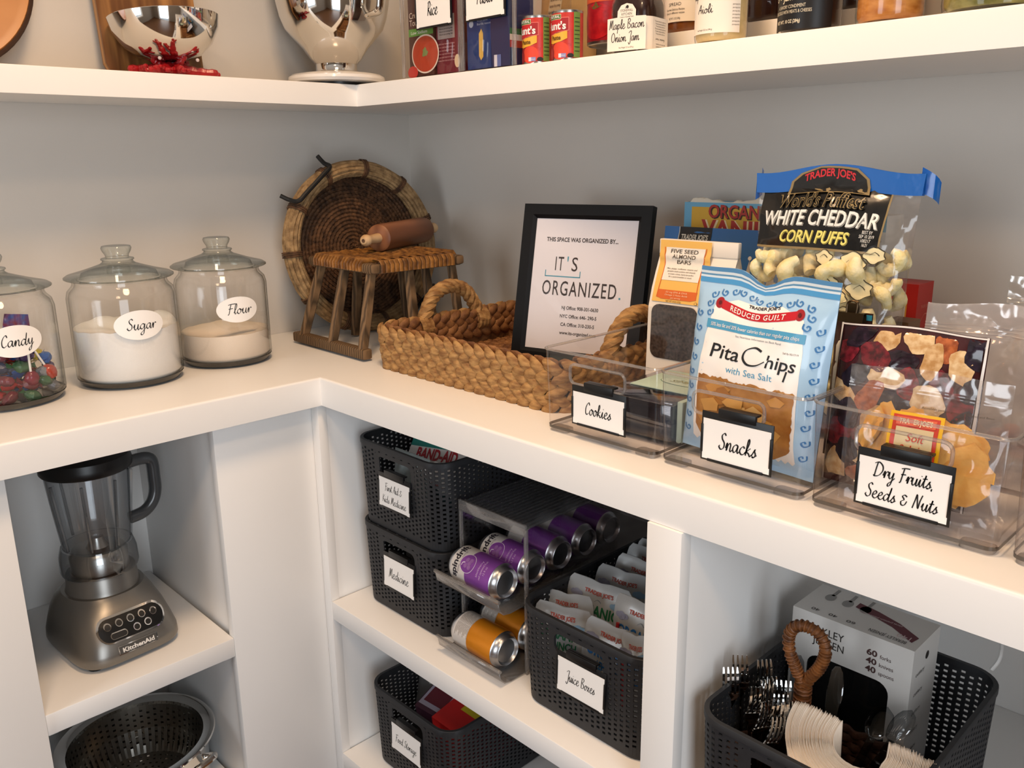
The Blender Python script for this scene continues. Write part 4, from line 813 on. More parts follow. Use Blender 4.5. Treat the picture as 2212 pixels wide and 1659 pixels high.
m.patch(oval(.042,.036,.012,.04,40),S,ink('#e6d6c6'),.0004); m.patch(oval(.039,.033,.012,.04,40),S,pm('tomato_soup','#b8452a',.4,var=.15,vscale=50),.0007); m.patch([(.012+.01*(1+.4*sin(5*k))*cos(k*.5),.043+.008*(1+.3*cos(4*k))*sin(k*.5)) for k in range(12)],S,ink('#7b8a52'),.001); m.patch(oval(.016,.012,-.028,.008,20),S,ink('#c2352a'),.0009); m.build('carton',t)
t=thing('soup_carton','maroon carton with nutrition panel beside the creamy tomato carton','carton',(.506,-.262,ZT+.0035)); m=MB(); m.box((-.033,-.03,0),(.033,.03,.16),pm('carton_maroon','#6a1f2c',.4)); S=front(-.0302); m.patch(rect(-.028,.062,.022,.105),S,ink('#a79a94'),.0003)
for k in range(7): m.text('Amount per serving daily',-.003,.099-k*.005,.0028,ink('#4a4040'),S,w=.04,off=.0006)
for k in range(6): m.text('tomato cream basil and onion soup',-.004,.052-k*.006,.003,ink('#c79a9a'),S,w=.05,off=.0004)
m.patch(oval(.008,.012,.028,.02,16),S,ink('#d9c4a4'),.0006); m.build('carton',t)
t=thing('pasta_box','navy blue pasta box printed with one tube of pasta','box',(.622,-.268,ZT+.0035)); m=MB(); nv=pm('box_navy','#1b2c57',.4); m.box((-.052,-.03,0),(.06,.03,.165),nv); S=front(-.0302); m.patch(rect(-.052,0,.012,.165),S,ink('#223a72'),.0002)
m.patch([(-.020,.022),(-.015,.014),(-.0085,.02),(-.0085,.06),(-.013,.068),(-.0195,.06)],S,pm('penne_print','#e0b85a',.5,var=.2,vscale=60),.0005)
for k,tx in enumerate(('2. Drain well and','serve immediately','with your favorite','Barilla sauce')): m.text(tx,-.024,.093-k*.0062,.0036,ink('#c5cbd9'),S,al='L',w=.036-.004*(k%3),off=.0005)
m.patch(oval(.006,.006,-.04,.078,14),S,ink('#c5cbd9'),.0005); m.patch(rect(.02,.0,.028,.02),S,ink('#d5d8e4'),.0006); m.patch(rect(.028,.0,.038,.02),S,ink('#5a6ea8'),.0006)
S=plane((.0602,-.03,0),(0,1,0),(0,0,1))
for v0,v1,c in ((.052,.062,'#2f6b3c'),(.042,.052,'#d8d4ce'),(.03,.042,'#a83232')): m.patch(rect(0,v0,.06,v1),S,ink(c),.0003)
m.build('carton',t)
t=thing('pasta_bag','tan pasta bag with striped nutrition panel behind the small tomato cans','bag',(.625,-.085,ZT),(-rad(3),0,0)); m=MB(); S=pillow(m,.15,.2,.05,pm('tan_bag','#b39260',.5,var=.15,vscale=30),12,14); m.patch(rect(-.035,.05,.0,.19),S,ink('#c9b998'),.0008,.012)
for k in range(9): m.text('Nutrition Facts serving',-.0175,.175-k*.012,.006,ink('#4a3a2a'),S,w=.03,off=.0014)
m.build('pouch',t)
# white riser and the jars and cans
t=thing('shelf_riser','low white step riser along the wall on the upper shelf','riser',(0,0,0)); MB().box((.84,-.185,ZT),(1.75,-.01,ZT+.0395),pm('riser_white','#e4dfd8',.45),.003).build('step',t)
ZR=ZT+.0398
def can(loc,r,h,label,body,name='food_can',prints=None,group=None,lipr=.94):
    t=thing(name,label,'can',loc,group=group); m=MB(); m.lathe([(0,.002),(r*.9,.002),(r*.93,.0),(r*.98,.001),(r,.0035),(r,.0055)],STEEL,40); m.lathe([(r,h-.0045),(r*1.005,h-.003),(r,h-.0005),(r*.96,h),(r*.93,h-.0035),(0,h-.0038)],STEEL,40); m.build('tin',t)
    m=MB(); m.lathe([(r*.995,.005),(r,.006),(r,h-.006),(r*.995,h-.004)],body,40)
    if prints: prints(m,cylmap(r,0,-pi/2))
    m.build('paper_label',t); return t
cred=pm('label_red','#c8362c',.35,var=.2,vscale=40); pgreen=ink('#4d6b30',.4); pyel=ink('#e8ae3a',.4)
def paste(m,S):
    L=.006; m.patch(rect(-.026,.006,.026,.0285),S,pm('tomato_print','#c63427',.35,var=.3,vscale=90,hx2='#8e1f1c'),.0002,L)
    m.patch(oval(.016,.014,.006,.017,24),S,ink('#d8452f'),.0004,L); m.patch(oval(.0095,.013,-.016,.014,24),S,ink('#8d2426'),.0006,L); m.patch(oval(.0058,.0085,-.016,.014,20),S,ink('#a8393a'),.0008,L)
    m.patch([(-.026,.032),(-.01,.0285),(.008,.0315),(.019,.036),(.019,.048),(.0,.0445),(-.026,.045)],S,pyel,.0007,L)
    m.patch([(-.028,.046),(-.012,.0425),(.004,.046),(.022,.048),(.022,.069),(-.028,.069)],S,ink('#e0776c'),.0008,L); m.patch([(-.028,.047),(-.012,.0435),(.004,.047),(.021,.049),(.021,.068),(-.028,.068)],S,ink('#a01c22'),.001,L); m.patch([(-.028,.047),(-.012,.0435),(.004,.047),(.008,.0485),(.008,.068),(-.028,.068)],S,ink('#c0272b'),.0012,L)
    m.text("Hunt's",-.004,.0505,.0115,wht,S,w=.042,bold=.03,off=.0017); m.patch(rect(-.028,.066,.009,.074),S,ink('#e8dcae'),.0014,L); m.patch(rect(-.028,.0667,.0083,.0733),S,pgreen,.0016,L); m.text('100% NATURAL',-.009,.0682,.0042,wht,S,w=.032,bold=.02,off=.002)
    m.text('Paste',-.002,.0345,.0066,ink('#6a4a12'),S,w=.02,bold=.03,off=.0012); m.patch(rect(.004,.006,.009,.0125),S,ink('#d8d6e4'),.001,L); m.patch(rect(.009,.006,.017,.0125),S,ink('#8a8cc0'),.001,L); m.text('NON GMO',.013,.008,.002,wht,S,w=.007,off=.0013); m.patch(oval(.0055,.0035,.0245,.009,16),S,ink('#1c1712'),.001)
    m.patch(rect(.03,.006,.043,.077),S,ink('#6f8a44'),.0006,L)
    for k in range(9): m.stroke([(.0315,.068-k*.0065),(.0415,.068-k*.0065)],.0012,S,ink('#33421f'),.001,thin=1)
for x,y,lab in ((.7215,-.268,'small tomato paste can half hidden beside the pasta bin'),(.7925,-.2685,'small tomato paste can in full view beside the jam jar')): can((x,y,ZT),.0265,.081,lab,cred,prints=paste,group='tomato paste cans on the upper shelf')
def tom(m,S):
    L=.008; m.patch(rect(-.05,.07,.05,.12),S,ink('#dd5a2c'),.0004,L); m.patch(rect(-.05,.092,.05,.105),S,ink('#d8c46a'),.0007,L); m.text('unsalted',-.004,.093,.008,ink('#3b4a1d'),S,w=.04,off=.0011); m.text('whole peeled tomatoes',-.004,.082,.0042,ink('#5a2314'),S,w=.042,off=.0008); m.text('in tomato juice',-.004,.0765,.003,ink('#5a2314'),S,w=.026,off=.0008)
    m.patch(oval(.038,.03,-.002,.038,32),S,pm('tomato_print2','#c4202a',.3,var=.25,vscale=60,hx2='#96101c'),.0007,L); m.patch([(-.018,.066),(-.01,.062),(-.002,.071),(.004,.062),(.012,.064),(.002,.06),(-.008,.058)],S,ink('#6b5a2a'),.0011)
can((.772,-.118,ZR),.05,.115,'large red and orange tomato can raised behind the jam jar',pm('label_crimson','#a31c2a',.35,var=.15,vscale=30),prints=tom)
def round_jar(loc,r,h,label,fill,fz,prints=None,glassy=GLASS,group='jars along the upper shelf',cat='jar',lid='#2a2018'):
    t=thing('condiment_jar',label,cat,loc,group=group); MB().lathe([(0,.0005),(r*.88,.0005),(r*.97,.004),(r,.012),(r,h*.72),(r*.93,h*.82),(r*.78,h*.9),(r*.76,h)],glassy,44).build('glass',t)
    MB().lathe([(0,.004),(r*.86,.004),(r*.94,.01),(r*.955,.016),(r*.955,fz),(0,fz)],fill,40).build('contents',t)
    MB().lathe([(r*.8,h*.93),(r*.86,h*.94),(r*.86,h*1.13),(r*.83,h*1.15),(0,h*1.15)],pm('jar_lid'+lid[1:],lid,.35),36).build('lid',t)
    if prints:
        m=MB(); prints(m,cylmap(r,0,-pi/2)); m.build('label',t)
    return t
lab_=pm('label_cream','#f0e6d8',.55); hk=ink('#2c2420')
# square onion jam jar
t=thing('condiment_jar','squarish dark jam jar with handwritten Maple Bacon Onion Jam label','jar',(.937,-.262,ZT),(0,0,rad(9)),'jars along the upper shelf')
sq=lambda k:rrect(.073*k,.073*k,.02*k,6); m=MB(); m.loft([[(x,y,z) for x,y in sq(k)] for k,z in ((.9,.0005),(.98,.003),(1,.008),(1,.06),(.97,.075),(.85,.088),(.72,.096),(.7,.115))],GLASS,True,False); m.build('glass',t)
MB().loft([[(x,y,z) for x,y in sq(k)] for k,z in ((.88,.003),(.95,.008),(.955,.06),(.93,.074),(.8,.087))],pm('onion_jam','#2c130c',.25,var=.3,vscale=60),True,True).build('contents',t)
MB().lathe([(.028,.105),(.03,.106),(.03,.125),(0,.126)],BLACK,30).build('lid',t)
m=MB(); S=front(-.0368); m.patch([(-.034,.004),(.034,.004),(.034,.052),(.016,.053),(.016,.062),(.010,.07),(0,.0725),(-.010,.07),(-.016,.062),(-.0165,.053),(-.034,.052)],S,lab_,.0002)
m.text('STONEWALL',0,.0605,.0035,hk,S,w=.022); m.text('KITCHEN',0,.0553,.0035,hk,S,w=.018); m.text('Creators of Specialty Foods',0,.052,.002,hk,S,w=.024); m.patch(oval(.0025,.0022,.001,.067,10),S,hk,.0005); m.stroke([(-.003,.0645),(0,.069),(.003,.068)],.0012,S,hk)
m.script('Maple Bacon',0,.036,.0068,hk,S,w=.062,wt=.085,off=.0005,thin=.7,slant=.05); m.script('Onion Jam',-.002,.0175,.0068,hk,S,w=.05,wt=.085,off=.0005,thin=.7,slant=.05); m.text('Net Weight 12.5 oz (354 g)',0,.0075,.0022,hk,S,w=.026)
C_=cylmap(.02,0,-pi/2,.0165,-.0165); S2=plane((.0368,-.03,0),(0,1,0),(0,0,1)); m.patch(rect(-.004,.004,.033,.052),C_,lab_,.0004,.003); m.patch(rect(.012,.004,.06,.052),S2,lab_,.0003)
for k in range(6): m.text('This savory sweet jam is perfect on a',.034,.045-k*.0036,.0021,hk,S2,w=.036-.003*(k%3),off=.0007)
m.script('some oniony',.034,.019,.002,hk,S2,w=.03,off=.0007)
for k in range(2): m.text('ingredients onion sugar maple',.036,.012-k*.004,.002,hk,S2,w=.03,off=.0007)
m.build('label',t)
def aioli(m,S):
    L=.006; m.patch(rect(-.045,.0135,.05,.1),S,lab_,.0003,L); m.script('Maple Bacon',-.006,.061,.0058,hk,S,w=.056,wt=.09,off=.0007,thin=.7,slant=.05); m.script('Aioli',-.004,.041,.0058,hk,S,w=.026,wt=.09,off=.0007,thin=.7,slant=.05); m.text('Net Weight 10.25 oz (290 g)',-.004,.0175,.0021,hk,S,w=.026,off=.0006)
    for k in range(7): m.text('great on burgers and fries',.043,.05-k*.0045,.002,hk,S,w=.012,off=.0006)
round_jar((1.0885,-.2605,ZT),.038,.11,'pale jar with handwritten Maple Bacon Aioli label',pm('aioli_cream','#d9bd84',.4,var=.15,vscale=80),.085,aioli)
def garlic(m,S):
    L=.006; m.patch(rect(-.056,.004,.05,.1),S,ink('#121010',.4),.0004,L); cr=ink('#e2d6bc'); m.text('Garlic & Onion',-.006,.053,.0105,cr,S,w=.066,off=.0008,bold=.015); m.text('Jam',-.012,.0405,.0095,cr,S,w=.0165,off=.0008,bold=.01)
    for f in (-1,1): swirl(m,-.012+f*.0225,.045,.0042,S,cr,f); swirl(m,-.012+f*.0135,.046,.003,S,cr,-f)
    m.text('A SAVORY CONDIMENT',-.008,.031,.0042,cr,S,w=.044,off=.0008); m.text('DELICIOUS WITH MEATS & CHEESES',-.008,.0245,.0042,cr,S,w=.06,off=.0008); m.text('NET WT. 10 OZ (284g)',-.012,.0125,.0042,cr,S,w=.04,off=.0008,bold=.015)
round_jar((1.2275,-.261,ZT),.0415,.11,'jar with black Garlic & Onion Jam label and cream lettering',pm('dark_jam','#2a1710',.3),.085,garlic)
round_jar((1.3365,-.2615,ZT),.041,.11,'unlabelled jar of amber preserve between black label and pickles',pm('amber_preserve','#a8662c',.25,var=.35,vscale=45,hx2='#c98a48',stretch=(1,1,2.5)),.09)
round_jar((1.458,-.262,ZT),.0555,.11,'wide jar of green pickles at the right end of the shelf',pm('pickle_brine','#6d6a36',.25,var=.45,vscale=50,hx2='#a39a5a'),.09)
def spread(m,S):
    L=.006; m.patch(rect(-.04,.02,.04,.075),S,lab_,.0003,L); m.text('SPREAD',0,.045,.005,hk,S,w=.024,off=.0006)
    for k,tx in enumerate(('Gourmet Delicious Recipes','Great in different recipes')): m.text(tx,0,.038-k*.0055,.0032,hk,S,w=.036,off=.0006)
    m.text('NET WT. 12 OZ (340g)',0,.024,.0032,hk,S,w=.022,off=.0006)
amb=pm('amber_spread','#7d4a22',.25,var=.3,vscale=60)
round_jar((.93,-.118,ZR),.038,.1,'amber spread jar with cream label raised behind the onion jam',amb,.08,spread)
round_jar((1.075,-.118,ZR),.038,.1,'dark brown jar raised behind the aioli jar',pm('brown_jam','#2a140d',.25,var=.3,vscale=60),.08)
round_jar((1.225,-.118,ZR),.038,.1,'nearly black jar raised behind the garlic onion jar',pm('black_jam','#1d0f0a',.25,var=.3,vscale=60),.08)
round_jar((1.4,-.118,ZR),.038,.1,'reddish brown jar raised behind the pickle jar',pm('red_jam','#47170f',.25,var=.3,vscale=60),.08)
# ================================================================ charcoal lattice baskets
def lattice_basket(loc,label,rot=(0,0,0),w=.262,d=.36,h=.176):
    t=thing('storage_basket',label,'basket',loc,rot,'charcoal lattice baskets'); m=MB(); N=102
    def ringat(k):
        p=[Vector((x,y,0)) for x,y in rrect(w*k,d*k,.04*k,8)]; return p
    P0=ringat(1.0); L=[0]
    for i in range(len(P0)): L.append(L[-1]+(P0[(i+1)%len(P0)]-P0[i]).length)
    tot=L[-1]
    def pt(s,z):
        s%=tot; k=.965+.035*(z/h)
        for i in range(len(P0)):
            if L[i+1]>=s-1e-9:
                a,b=P0[i],P0[(i+1)%len(P0)]; v=a.lerp(b,(s-L[i])/(L[i+1]-L[i]+1e-12)); return Vector((v.x*k,v.y*k,z))
    pit=tot/N; hc=pit*.52; rh=.0042; rp=.0088; zb,zt=.006,h-.006
    # the front centre in arc length
    best=min(range(400),key=lambda i:(pt(tot*i/400,h)-Vector((0,-d/2,h))).length); s0=tot*best/400
    def opening(s):
        ds=(s-s0+tot/2)%tot-tot/2; return abs(ds)<.052
    for i in range(N):
        a=i*pit; b=a+hc; c=a+pit; op=opening(a+pit*.5)
        zo0,zo1=h-.058,h-.022
        def quad(s1,s2,z1,z2):
            if z2-z1>1e-5: m.add([pt(s1,z1),pt(s2,z1),pt(s2,z2),pt(s1,z2)],[(0,1,2,3)],RATTAN)
        for z1,z2 in ([(zb,zo0),(zo1,zt)] if op else [(zb,zt)]):
            quad(b,c,z1,z2)
            z=z1; k=0; hz=zb+.012+(rp/2 if i%2 else 0)
            while hz+rh<z2-.006:
                if hz>z1+.004: quad(a,b,z,hz); z=hz+rh
                hz+=rp
            quad(a,b,z,z2)
    m.build('lattice_wall',t,solid=.0022)
    rt=rrect(w+.004,d+.004,.042,8); ri=rrect(w-.009,d-.009,.036,8)
    MB().loft([[(x,y,h-.010) for x,y in rt],[(x,y,h-.001) for x,y in rt],[(x*.995,y*.996,h) for x,y in rt],[(x,y,h) for x,y in ri],[(x,y,h-.009) for x,y in ri]],RATTAN,False,False).build('rim',t)
    k=.965; rb=rrect(w*k,d*k,.037,8); MB().loft([[(x*.985,y*.99,.0003) for x,y in rb],[(x,y,.003) for x,y in rb],[(x,y,.009) for x,y in rb]],RATTAN,True,True).build('bottom',t)
    S=lambda u,v,f=0:Vector((u,pt(s0,v).y-.0012-f,v)); 
    MB().plate(rrect(.122,.050,.012,5,0,h-.040),[rrect(.102,.034,.012,5,0,h-.040)[::-1]],S,.005,RATTAN).build('handle_frame',t)
    return t
ZM=-.4737
lattice_basket((.598,-.352,ZM+.1735),'charcoal lattice basket on top of the stack, labelled first aid')
lattice_basket((.598,-.352,ZM),'charcoal lattice basket at the bottom of the stack, labelled medicine')
lattice_basket((1.07,-.365,ZM),'charcoal lattice basket full of juice pouches',w=.268)
lattice_basket((.623,-.37,-.8345),'charcoal lattice basket on the lowest shelf with red food boxes',h=.183)
lattice_basket((1.435,-.405,ZM),'charcoal lattice basket of forks and napkins in the right-hand cubby')
def bl(x,y,z,lab,lines,w=.094,h=.058): label_clip((x,y,z),lab,w,h,lines,(-rad(2.2),0,0),wt=.085,hook=.02,hw=.06)
gi=INK
bl(.599,-.5345,-.2435,'black clip with white card reading First Aid and Kids Medicine',[('First Aid &',-.02,.58,.13,.56),('Kids Medicine',0,.16,.13,.78)])
bl(.6005,-.5345,-.413,'black clip with white card reading Medicine',[('Medicine',.0,.35,.16,.66)],h=.062)
bl(1.0775,-.5475,-.4135,'black clip with white card reading Juice Boxes',[('Juice Boxes',.0,.40,.15,.62)])
bl(.622,-.5525,-.766,'black clip with white card reading Food Storage',[('Food Storage',.0,.36,.14,.72)])
# first aid contents
t=thing('bandage_box','white and teal adhesive bandage box in the top basket','box',(.585,-.40,ZM+.316),(-rad(38),rad(-4),rad(10))); m=MB(); m.box((-.075,-.012,-.07),(.075,.035,.028),pm('box_white','#e4e0dc',.5)); S=front(-.0122); teal=ink('#1a7f74'); m.patch(rect(-.075,-.005,.075,.028),S,teal,.0002); m.text('BAND-AID',.0,-.03,.022,ink('#b01f2c'),S,w=.105,bold=.04,off=.0004); m.text('flexible fabric',-.02,.005,.007,ink('#8fc0b8'),S,w=.05,off=.0005); m.text('#1 Doctor',.05,-.06,.006,ink('#6a6a6a'),S,w=.03,off=.0004)
S=plane((0,-.012,.0282),(1,0,0),(0,1,0)); m.patch(rect(-.075,0,.075,.047),S,teal,.0002); m.build('carton',t)
t=thing('medicine_box','red medicine box at the left inside the top basket','box',(.535,-.33,ZM+.27),(rad(15),rad(5),rad(20))); MB().box((-.03,-.06,-.03),(.03,.06,.038),pm('box_red','#8d1f20',.5)).build('carton',t)
t=thing('medicine_box','white box with small red lettering low in the top basket corner','box',(.665,-.47,ZM+.285),(rad(25),0,rad(-12))); m=MB(); m.box((-.045,-.012,-.045),(.04,.02,.022),pm('box_white','#e4e0dc',.5)); S=front(-.0122); m.text('infants',.0,-.0,.012,ink('#b8384a'),S,w=.05,off=.0004); m.patch(rect(-.045,-.045,.04,-.012),S,ink('#24434a'),.0002); m.build('carton',t)
t=thing('medicine_box','grey upright box at the right back of the top basket','box',(.68,-.37,ZM+.27),(0,0,rad(5))); m=MB(); m.box((-.03,-.03,-.05),(.03,.06,.052),pm('box_grey','#8c8a84',.5)); m.patch(rect(-.02,.0,.0,.03),front(-.0302),ink('#c9c8c4'),.0002); m.build('carton',t)
t=thing('medicine_bag','clear bag of small medicine packets behind the top basket hand hole','bag',(.57,-.475,ZM+.215),(-rad(5),0,0)); m=MB(); pillow(m,.11,.105,.03,pm('pale_packet','#a9b4b4',.3,var=.25,vscale=40),10,10,seed=5); m.build('pouch',t)
t=thing('medicine_box','dark box with white numerals inside the bottom stacked basket','box',(.61,-.455,ZM+.02)); m=MB(); m.box((-.05,-.03,0),(.05,.03,.11),pm('box_dark','#2a2c2e',.5)); S=plane((0,0,.1102),(1,0,0),(0,1,0)); m.patch(rect(-.05,-.03,-.015,.03),S,ink('#8d8f8c'),.0002); m.text('9.',.012,-.015,.022,wht,S,w=.022,off=.0004); m.build('carton',t)
# ================================================================ can dispenser with drink cans
t=thing('can_dispenser','two tier clear drink can dispenser between the charcoal baskets','can dispenser',(.8225,0,ZM))
x=.083; sm=film('dispenser_top','#e4e4e6','#8f9094',.08,.08,edgepow=2,haze=.04)
m=MB(); zt_=.272; m.box((-x,-.492,zt_),(x,-.09,zt_+.004),sm,.001)
for k in range(15): m.box((-x+.008+k*.0107,-.485,zt_+.004),(-x+.0115+k*.0107,-.095,zt_+.0072),sm)
m.box((-x-.002,-.4955,zt_-.012),(x+.002,-.4905,zt_+.009),RIMC,.001); m.build('ribbed_top',t)
for s in (-1,1):
    m=MB(); m.box((s*x-.0015,-.49,.002),(s*x+.0015,-.09,zt_),ACR); m.box((s*x-.003,-.4945,.0),(s*x+.003,-.4885,zt_),RIMC,.001); m.build('side_panel',t)
def ramp(z0,z1,nm):
    m=MB(); pr_=[(-.556,z0+.03),(-.552,z0+.012),(-.543,z0+.003),(-.528,z0),(-.1,z1)]
    m.loft([[(-x+.002,y,z) for y,z in pr_],[(x-.002,y,z) for y,z in pr_]],RIMC,False,False,False,False); m.tube([(-x,-.556,z0+.03),(x,-.556,z0+.03)],.002,RIMC,6)
    m.build(nm,t,solid=.003)
ramp(.003,.016,'lower_ramp'); ramp(.133,.147,'upper_ramp')
cw=pm('can_white','#ded8d2',.28,.25); cal=pm('can_aluminium','#c8cace',.3,1,bump=.03,bscale=400)
def drink(loc,colr,label,spin,grp,art=True):
    t=thing('drink_can',label,'drink can',loc,(0,pi/2,0),grp); r,h=.033,.124
    MB().lathe([(0,h-.006),(.021,h-.006),(.0235,h-.003),(.0248,h),(.026,h-.001),(.0275,h-.006),(r-.0035,h-.0115),(r-.0008,h-.0135)],cal,48).build('can_bottom',t); MB().lathe([(0,.006),(.02,.0055),(.0235,.001),(.025,0),(.0265,.002),(r-.001,.010),(r,.014)],cal,48).build('can_top',t)
    m=MB(); m.lathe([(r,.0135),(r,.05)],cw,48); m.lathe([(r,.05),(r,h-.0165),(r-.0006,h-.0135)],colr,48); S0=cylmap(r,0,rad(spin)); S=lambda u,v,f=0:S0(u,v,f)
    bk2=ink('#1f1a24')
    RT=lambda u,v,f=0:S0(v,u,f)  # text running around the can
    if art:
        m.text('spindrift',0,.0,.0115,bk2,lambda u,v,f=0:S0(-u,.029-v,f),w=.064,bold=.03,off=.0004)
        m.text('SPARKLING WATER',0,.0,.004,ink('#8a8088'),lambda u,v,f=0:S0(-u,.036-v,f),w=.04,off=.0004)
        rim=oval(.0175,.0175,0,.052,32); m.patch(rim,S0,ink('#d9c4dd' if grp.startswith('purple') else '#f0d9b0'),.0005,.006); m.patch(oval(.0165,.0165,0,.052,32),S0,colr,.0008,.006)
        for a,b in ((-.005,.049),(.005,.049),(0,.056),(-.006,.058),(.006,.058)): m.patch(oval(.0042,.0042,a,b,14),S0,ink('#8b5a98' if grp.startswith('purple') else '#e8b060'),.0011)
        m.stroke([(0,.046),(.002,.041),(.007,.040)],.0014,S0,ink('#e8dcea'),.0012)
        for k,tx in enumerate(('blackberry','real squeezed fruit','12 fl oz')): m.text(tx,.0,.0,.0042,ink('#cfa9d6' if grp.startswith('purple') else '#f2d9a8'),lambda u,v,f=0,k=k:S0(-u,.082+k*.0075-v,f),w=(.03,.036,.016)[k],off=.0004)
    else:
        for k in range(10): m.text('carbonated water orange juice lemon',0,0,.0034,ink('#9a8f86'),lambda u,v,f=0,k=k:S0(-u,.02+k*.0034-v,f),w=.05-(k%3)*.008,off=.0004)
    m.build('print',t)
pu=pm('can_purple','#8a4aa3',.28,.35,var=.06,vscale=30); orr=pm('can_orange','#dd8a1e',.28,.35,var=.06,vscale=30)
zc=[(-.513,.1725),(-.444,.1748),(-.374,.177),(-.304,.1792),(-.234,.1815)]
nm_=['frontmost purple drink can on the upper dispenser tier','second purple drink can behind the frontmost one','purple drink can in the middle of the upper tier row','second purple drink can from the back of the upper tier','purple drink can farthest back on the upper tier']
for (y,z),l,sp in zip(zc,nm_,(228,232,150,120,60)): drink((.757,y,ZM+z),pu,l,sp,'purple drink cans in the dispenser',sp>200)
drink((.757,-.513,ZM+.0425),orr,'orange drink can at the front of the lower tier',215,'orange drink cans in the dispenser',False)
drink((.757,-.444,ZM+.0448),orr,'orange drink can second in the lower tier',200,'orange drink cans in the dispenser',False)
# ================================================================ juice pouches
pw_=pm('pouch_silver_white','#c3c5c6',.28,.25,var=.06,vscale=25,bump=.25,bscale=30)
def pouch(x,y,z,w,h,rot,lab,col,l1,l2,sd):
    t=thing('juice_pouch',lab,'juice pouch',(x,y,z),rot,'silver juice pouches in the basket'); t.scale=(1.05,1,1.09); m=MB(); S=pillow(m,w,h,.028,pw_,14,20,.012,.006,.003,sd,.0,pw=.75,sag=.003,rnd=.16)
    L=.012; m.text("TRADER JOE'S",0,h*.86,.006,ink('#b04a3c'),S,w=w*.44,off=.0012,bold=.03); m.stroke([(-.006,h*.79),(0,h*.815),(.006,h*.79)],.0014,S,ink('#7d8a94'),.001)
    m.text('ORGANIC',-w*.02,h*.655,.0155,ink(col),S,w=w*.72,off=.0012,bold=.03); m.text(l1,w*.06,h*.54,.012,ink(col),S,w=w*.46,off=.0012,bold=.025)
    for cx,cy in ((w*.28,h*.80),(-w*.34,h*.82)):
        for dx,r_ in ((-.006,.005),(0,.0072),(.007,.0052)): m.patch(oval(r_,r_*.8,cx+dx,cy,14),S,ink('#86aac9' if cx>0 else '#8d8fa4'),.0009+dx*.01)
    m.build('pouch',t)
    if l2: MB().tube([S(-w*.38,h*.3,.003),S(-w*.37,h*.75,.003)],.0028,ink('#b3262c',.35),8).build('straw',t)
G,B_='#1f6b43','#2466a8'
for x,y,w,h,rx,ry,rz,l,c,tx,st in ((.999,-.502,.096,.144,-2,3,22,'juice pouch behind the hand hole, front left of the basket',G,'PUNCH',0),(.985,-.462,.09,.143,-3,-2,18,'juice pouch just behind the front left pouch',G,'PUNCH',0),
 (1.003,-.42,.118,.155,-4,3,12,'largest upright juice pouch reading organic punch in green',G,'PUNCH',0),(1.0,-.368,.1,.158,-4,8,22,'tilted juice pouch behind the green lettered upright pouch',G,'PUNCH',0),(1.007,-.326,.1,.164,-5,8,20,'juice pouch third from the back of the basket',G,'PUNCH',0),
 (1.0,-.28,.1,.164,-5,6,16,'juice pouch second from the back of the basket',G,'PUNCH',0),(1.0,-.24,.1,.162,-3,4,14,'rearmost juice pouch in the basket',G,'PUNCH',0),(1.118,-.448,.1,.172,-3,2,8,'juice pouch with red straw and blue lettering by the post',B_,'LEMONADE',1),
 (1.095,-.503,.098,.15,-3,6,12,'juice pouch with blue lettering at the front right of the basket',B_,'LEMONADE',0),(1.168,-.5,.05,.152,-4,-6,10,'narrow juice pouch squeezed against the right side of the basket',B_,'TEA',1)): pouch(x-.010,y,ZM+.012,w,h,(rad(rx),rad(ry),rad(rz)),l,c,tx,st,int(x*1000+y*777)%97)
# ================================================================ food storage boxes in the lowest basket
Zl=-.83
t=thing('food_box','bright red box with yellow panel in the lowest basket','box',(.685,-.40,Zl+.085),(rad(10),rad(3),rad(2))); m=MB(); m.box((-.048,-.09,-.05),(.048,.08,.072),pm('box_scarlet','#b81d1c',.45)); S=plane((0,0,.0722),(1,0,0),(0,1,0)); m.patch(rect(-.015,-.04,.03,-.022),S,ink('#b8a81e'),.0003); m.patch(rect(-.04,-.01,.04,.03),S,ink('#9d3030'),.0002); m.build('carton',t)
t=thing('food_box','dark purple box with pale framed panel in the lowest basket','box',(.6,-.38,Zl+.1),(rad(18),rad(4),rad(8))); m=MB(); m.box((-.034,-.1,-.05),(.034,.09,.072),pm('box_plum','#3a1a2c',.45)); S=plane((0,0,.0722),(1,0,0),(0,1,0)); m.patch(rect(-.032,-.09,.032,.06),S,ink('#9a94a4'),.0002); m.patch(rect(-.026,-.08,.026,-.02),S,ink('#5a1a26'),.0004); m.patch(rect(-.026,-.012,.026,.05),S,ink('#5a1a26'),.0004); m.build('carton',t)
t=thing('food_box','dark blue box at the back left of the lowest basket','box',(.57,-.3,Zl+.1),(rad(16),0,rad(10))); MB().box((-.03,-.06,-.05),(.03,.06,.07),pm('box_blue','#1c2f6a',.45)).build('carton',t)
t=thing('plastic_bag','crumpled clear plastic bag at the left of the lowest basket','bag',(.545,-.42,Zl+.012),(-rad(8),0,rad(14))); m=MB(); pillow(m,.1,.165,.05,film('bag_brown','#a08a78','#5a4a3c',.12,.12,bump=1,bscale=30,haze=.15),10,12,seed=9,wr=.006); m.build('pouch',t)
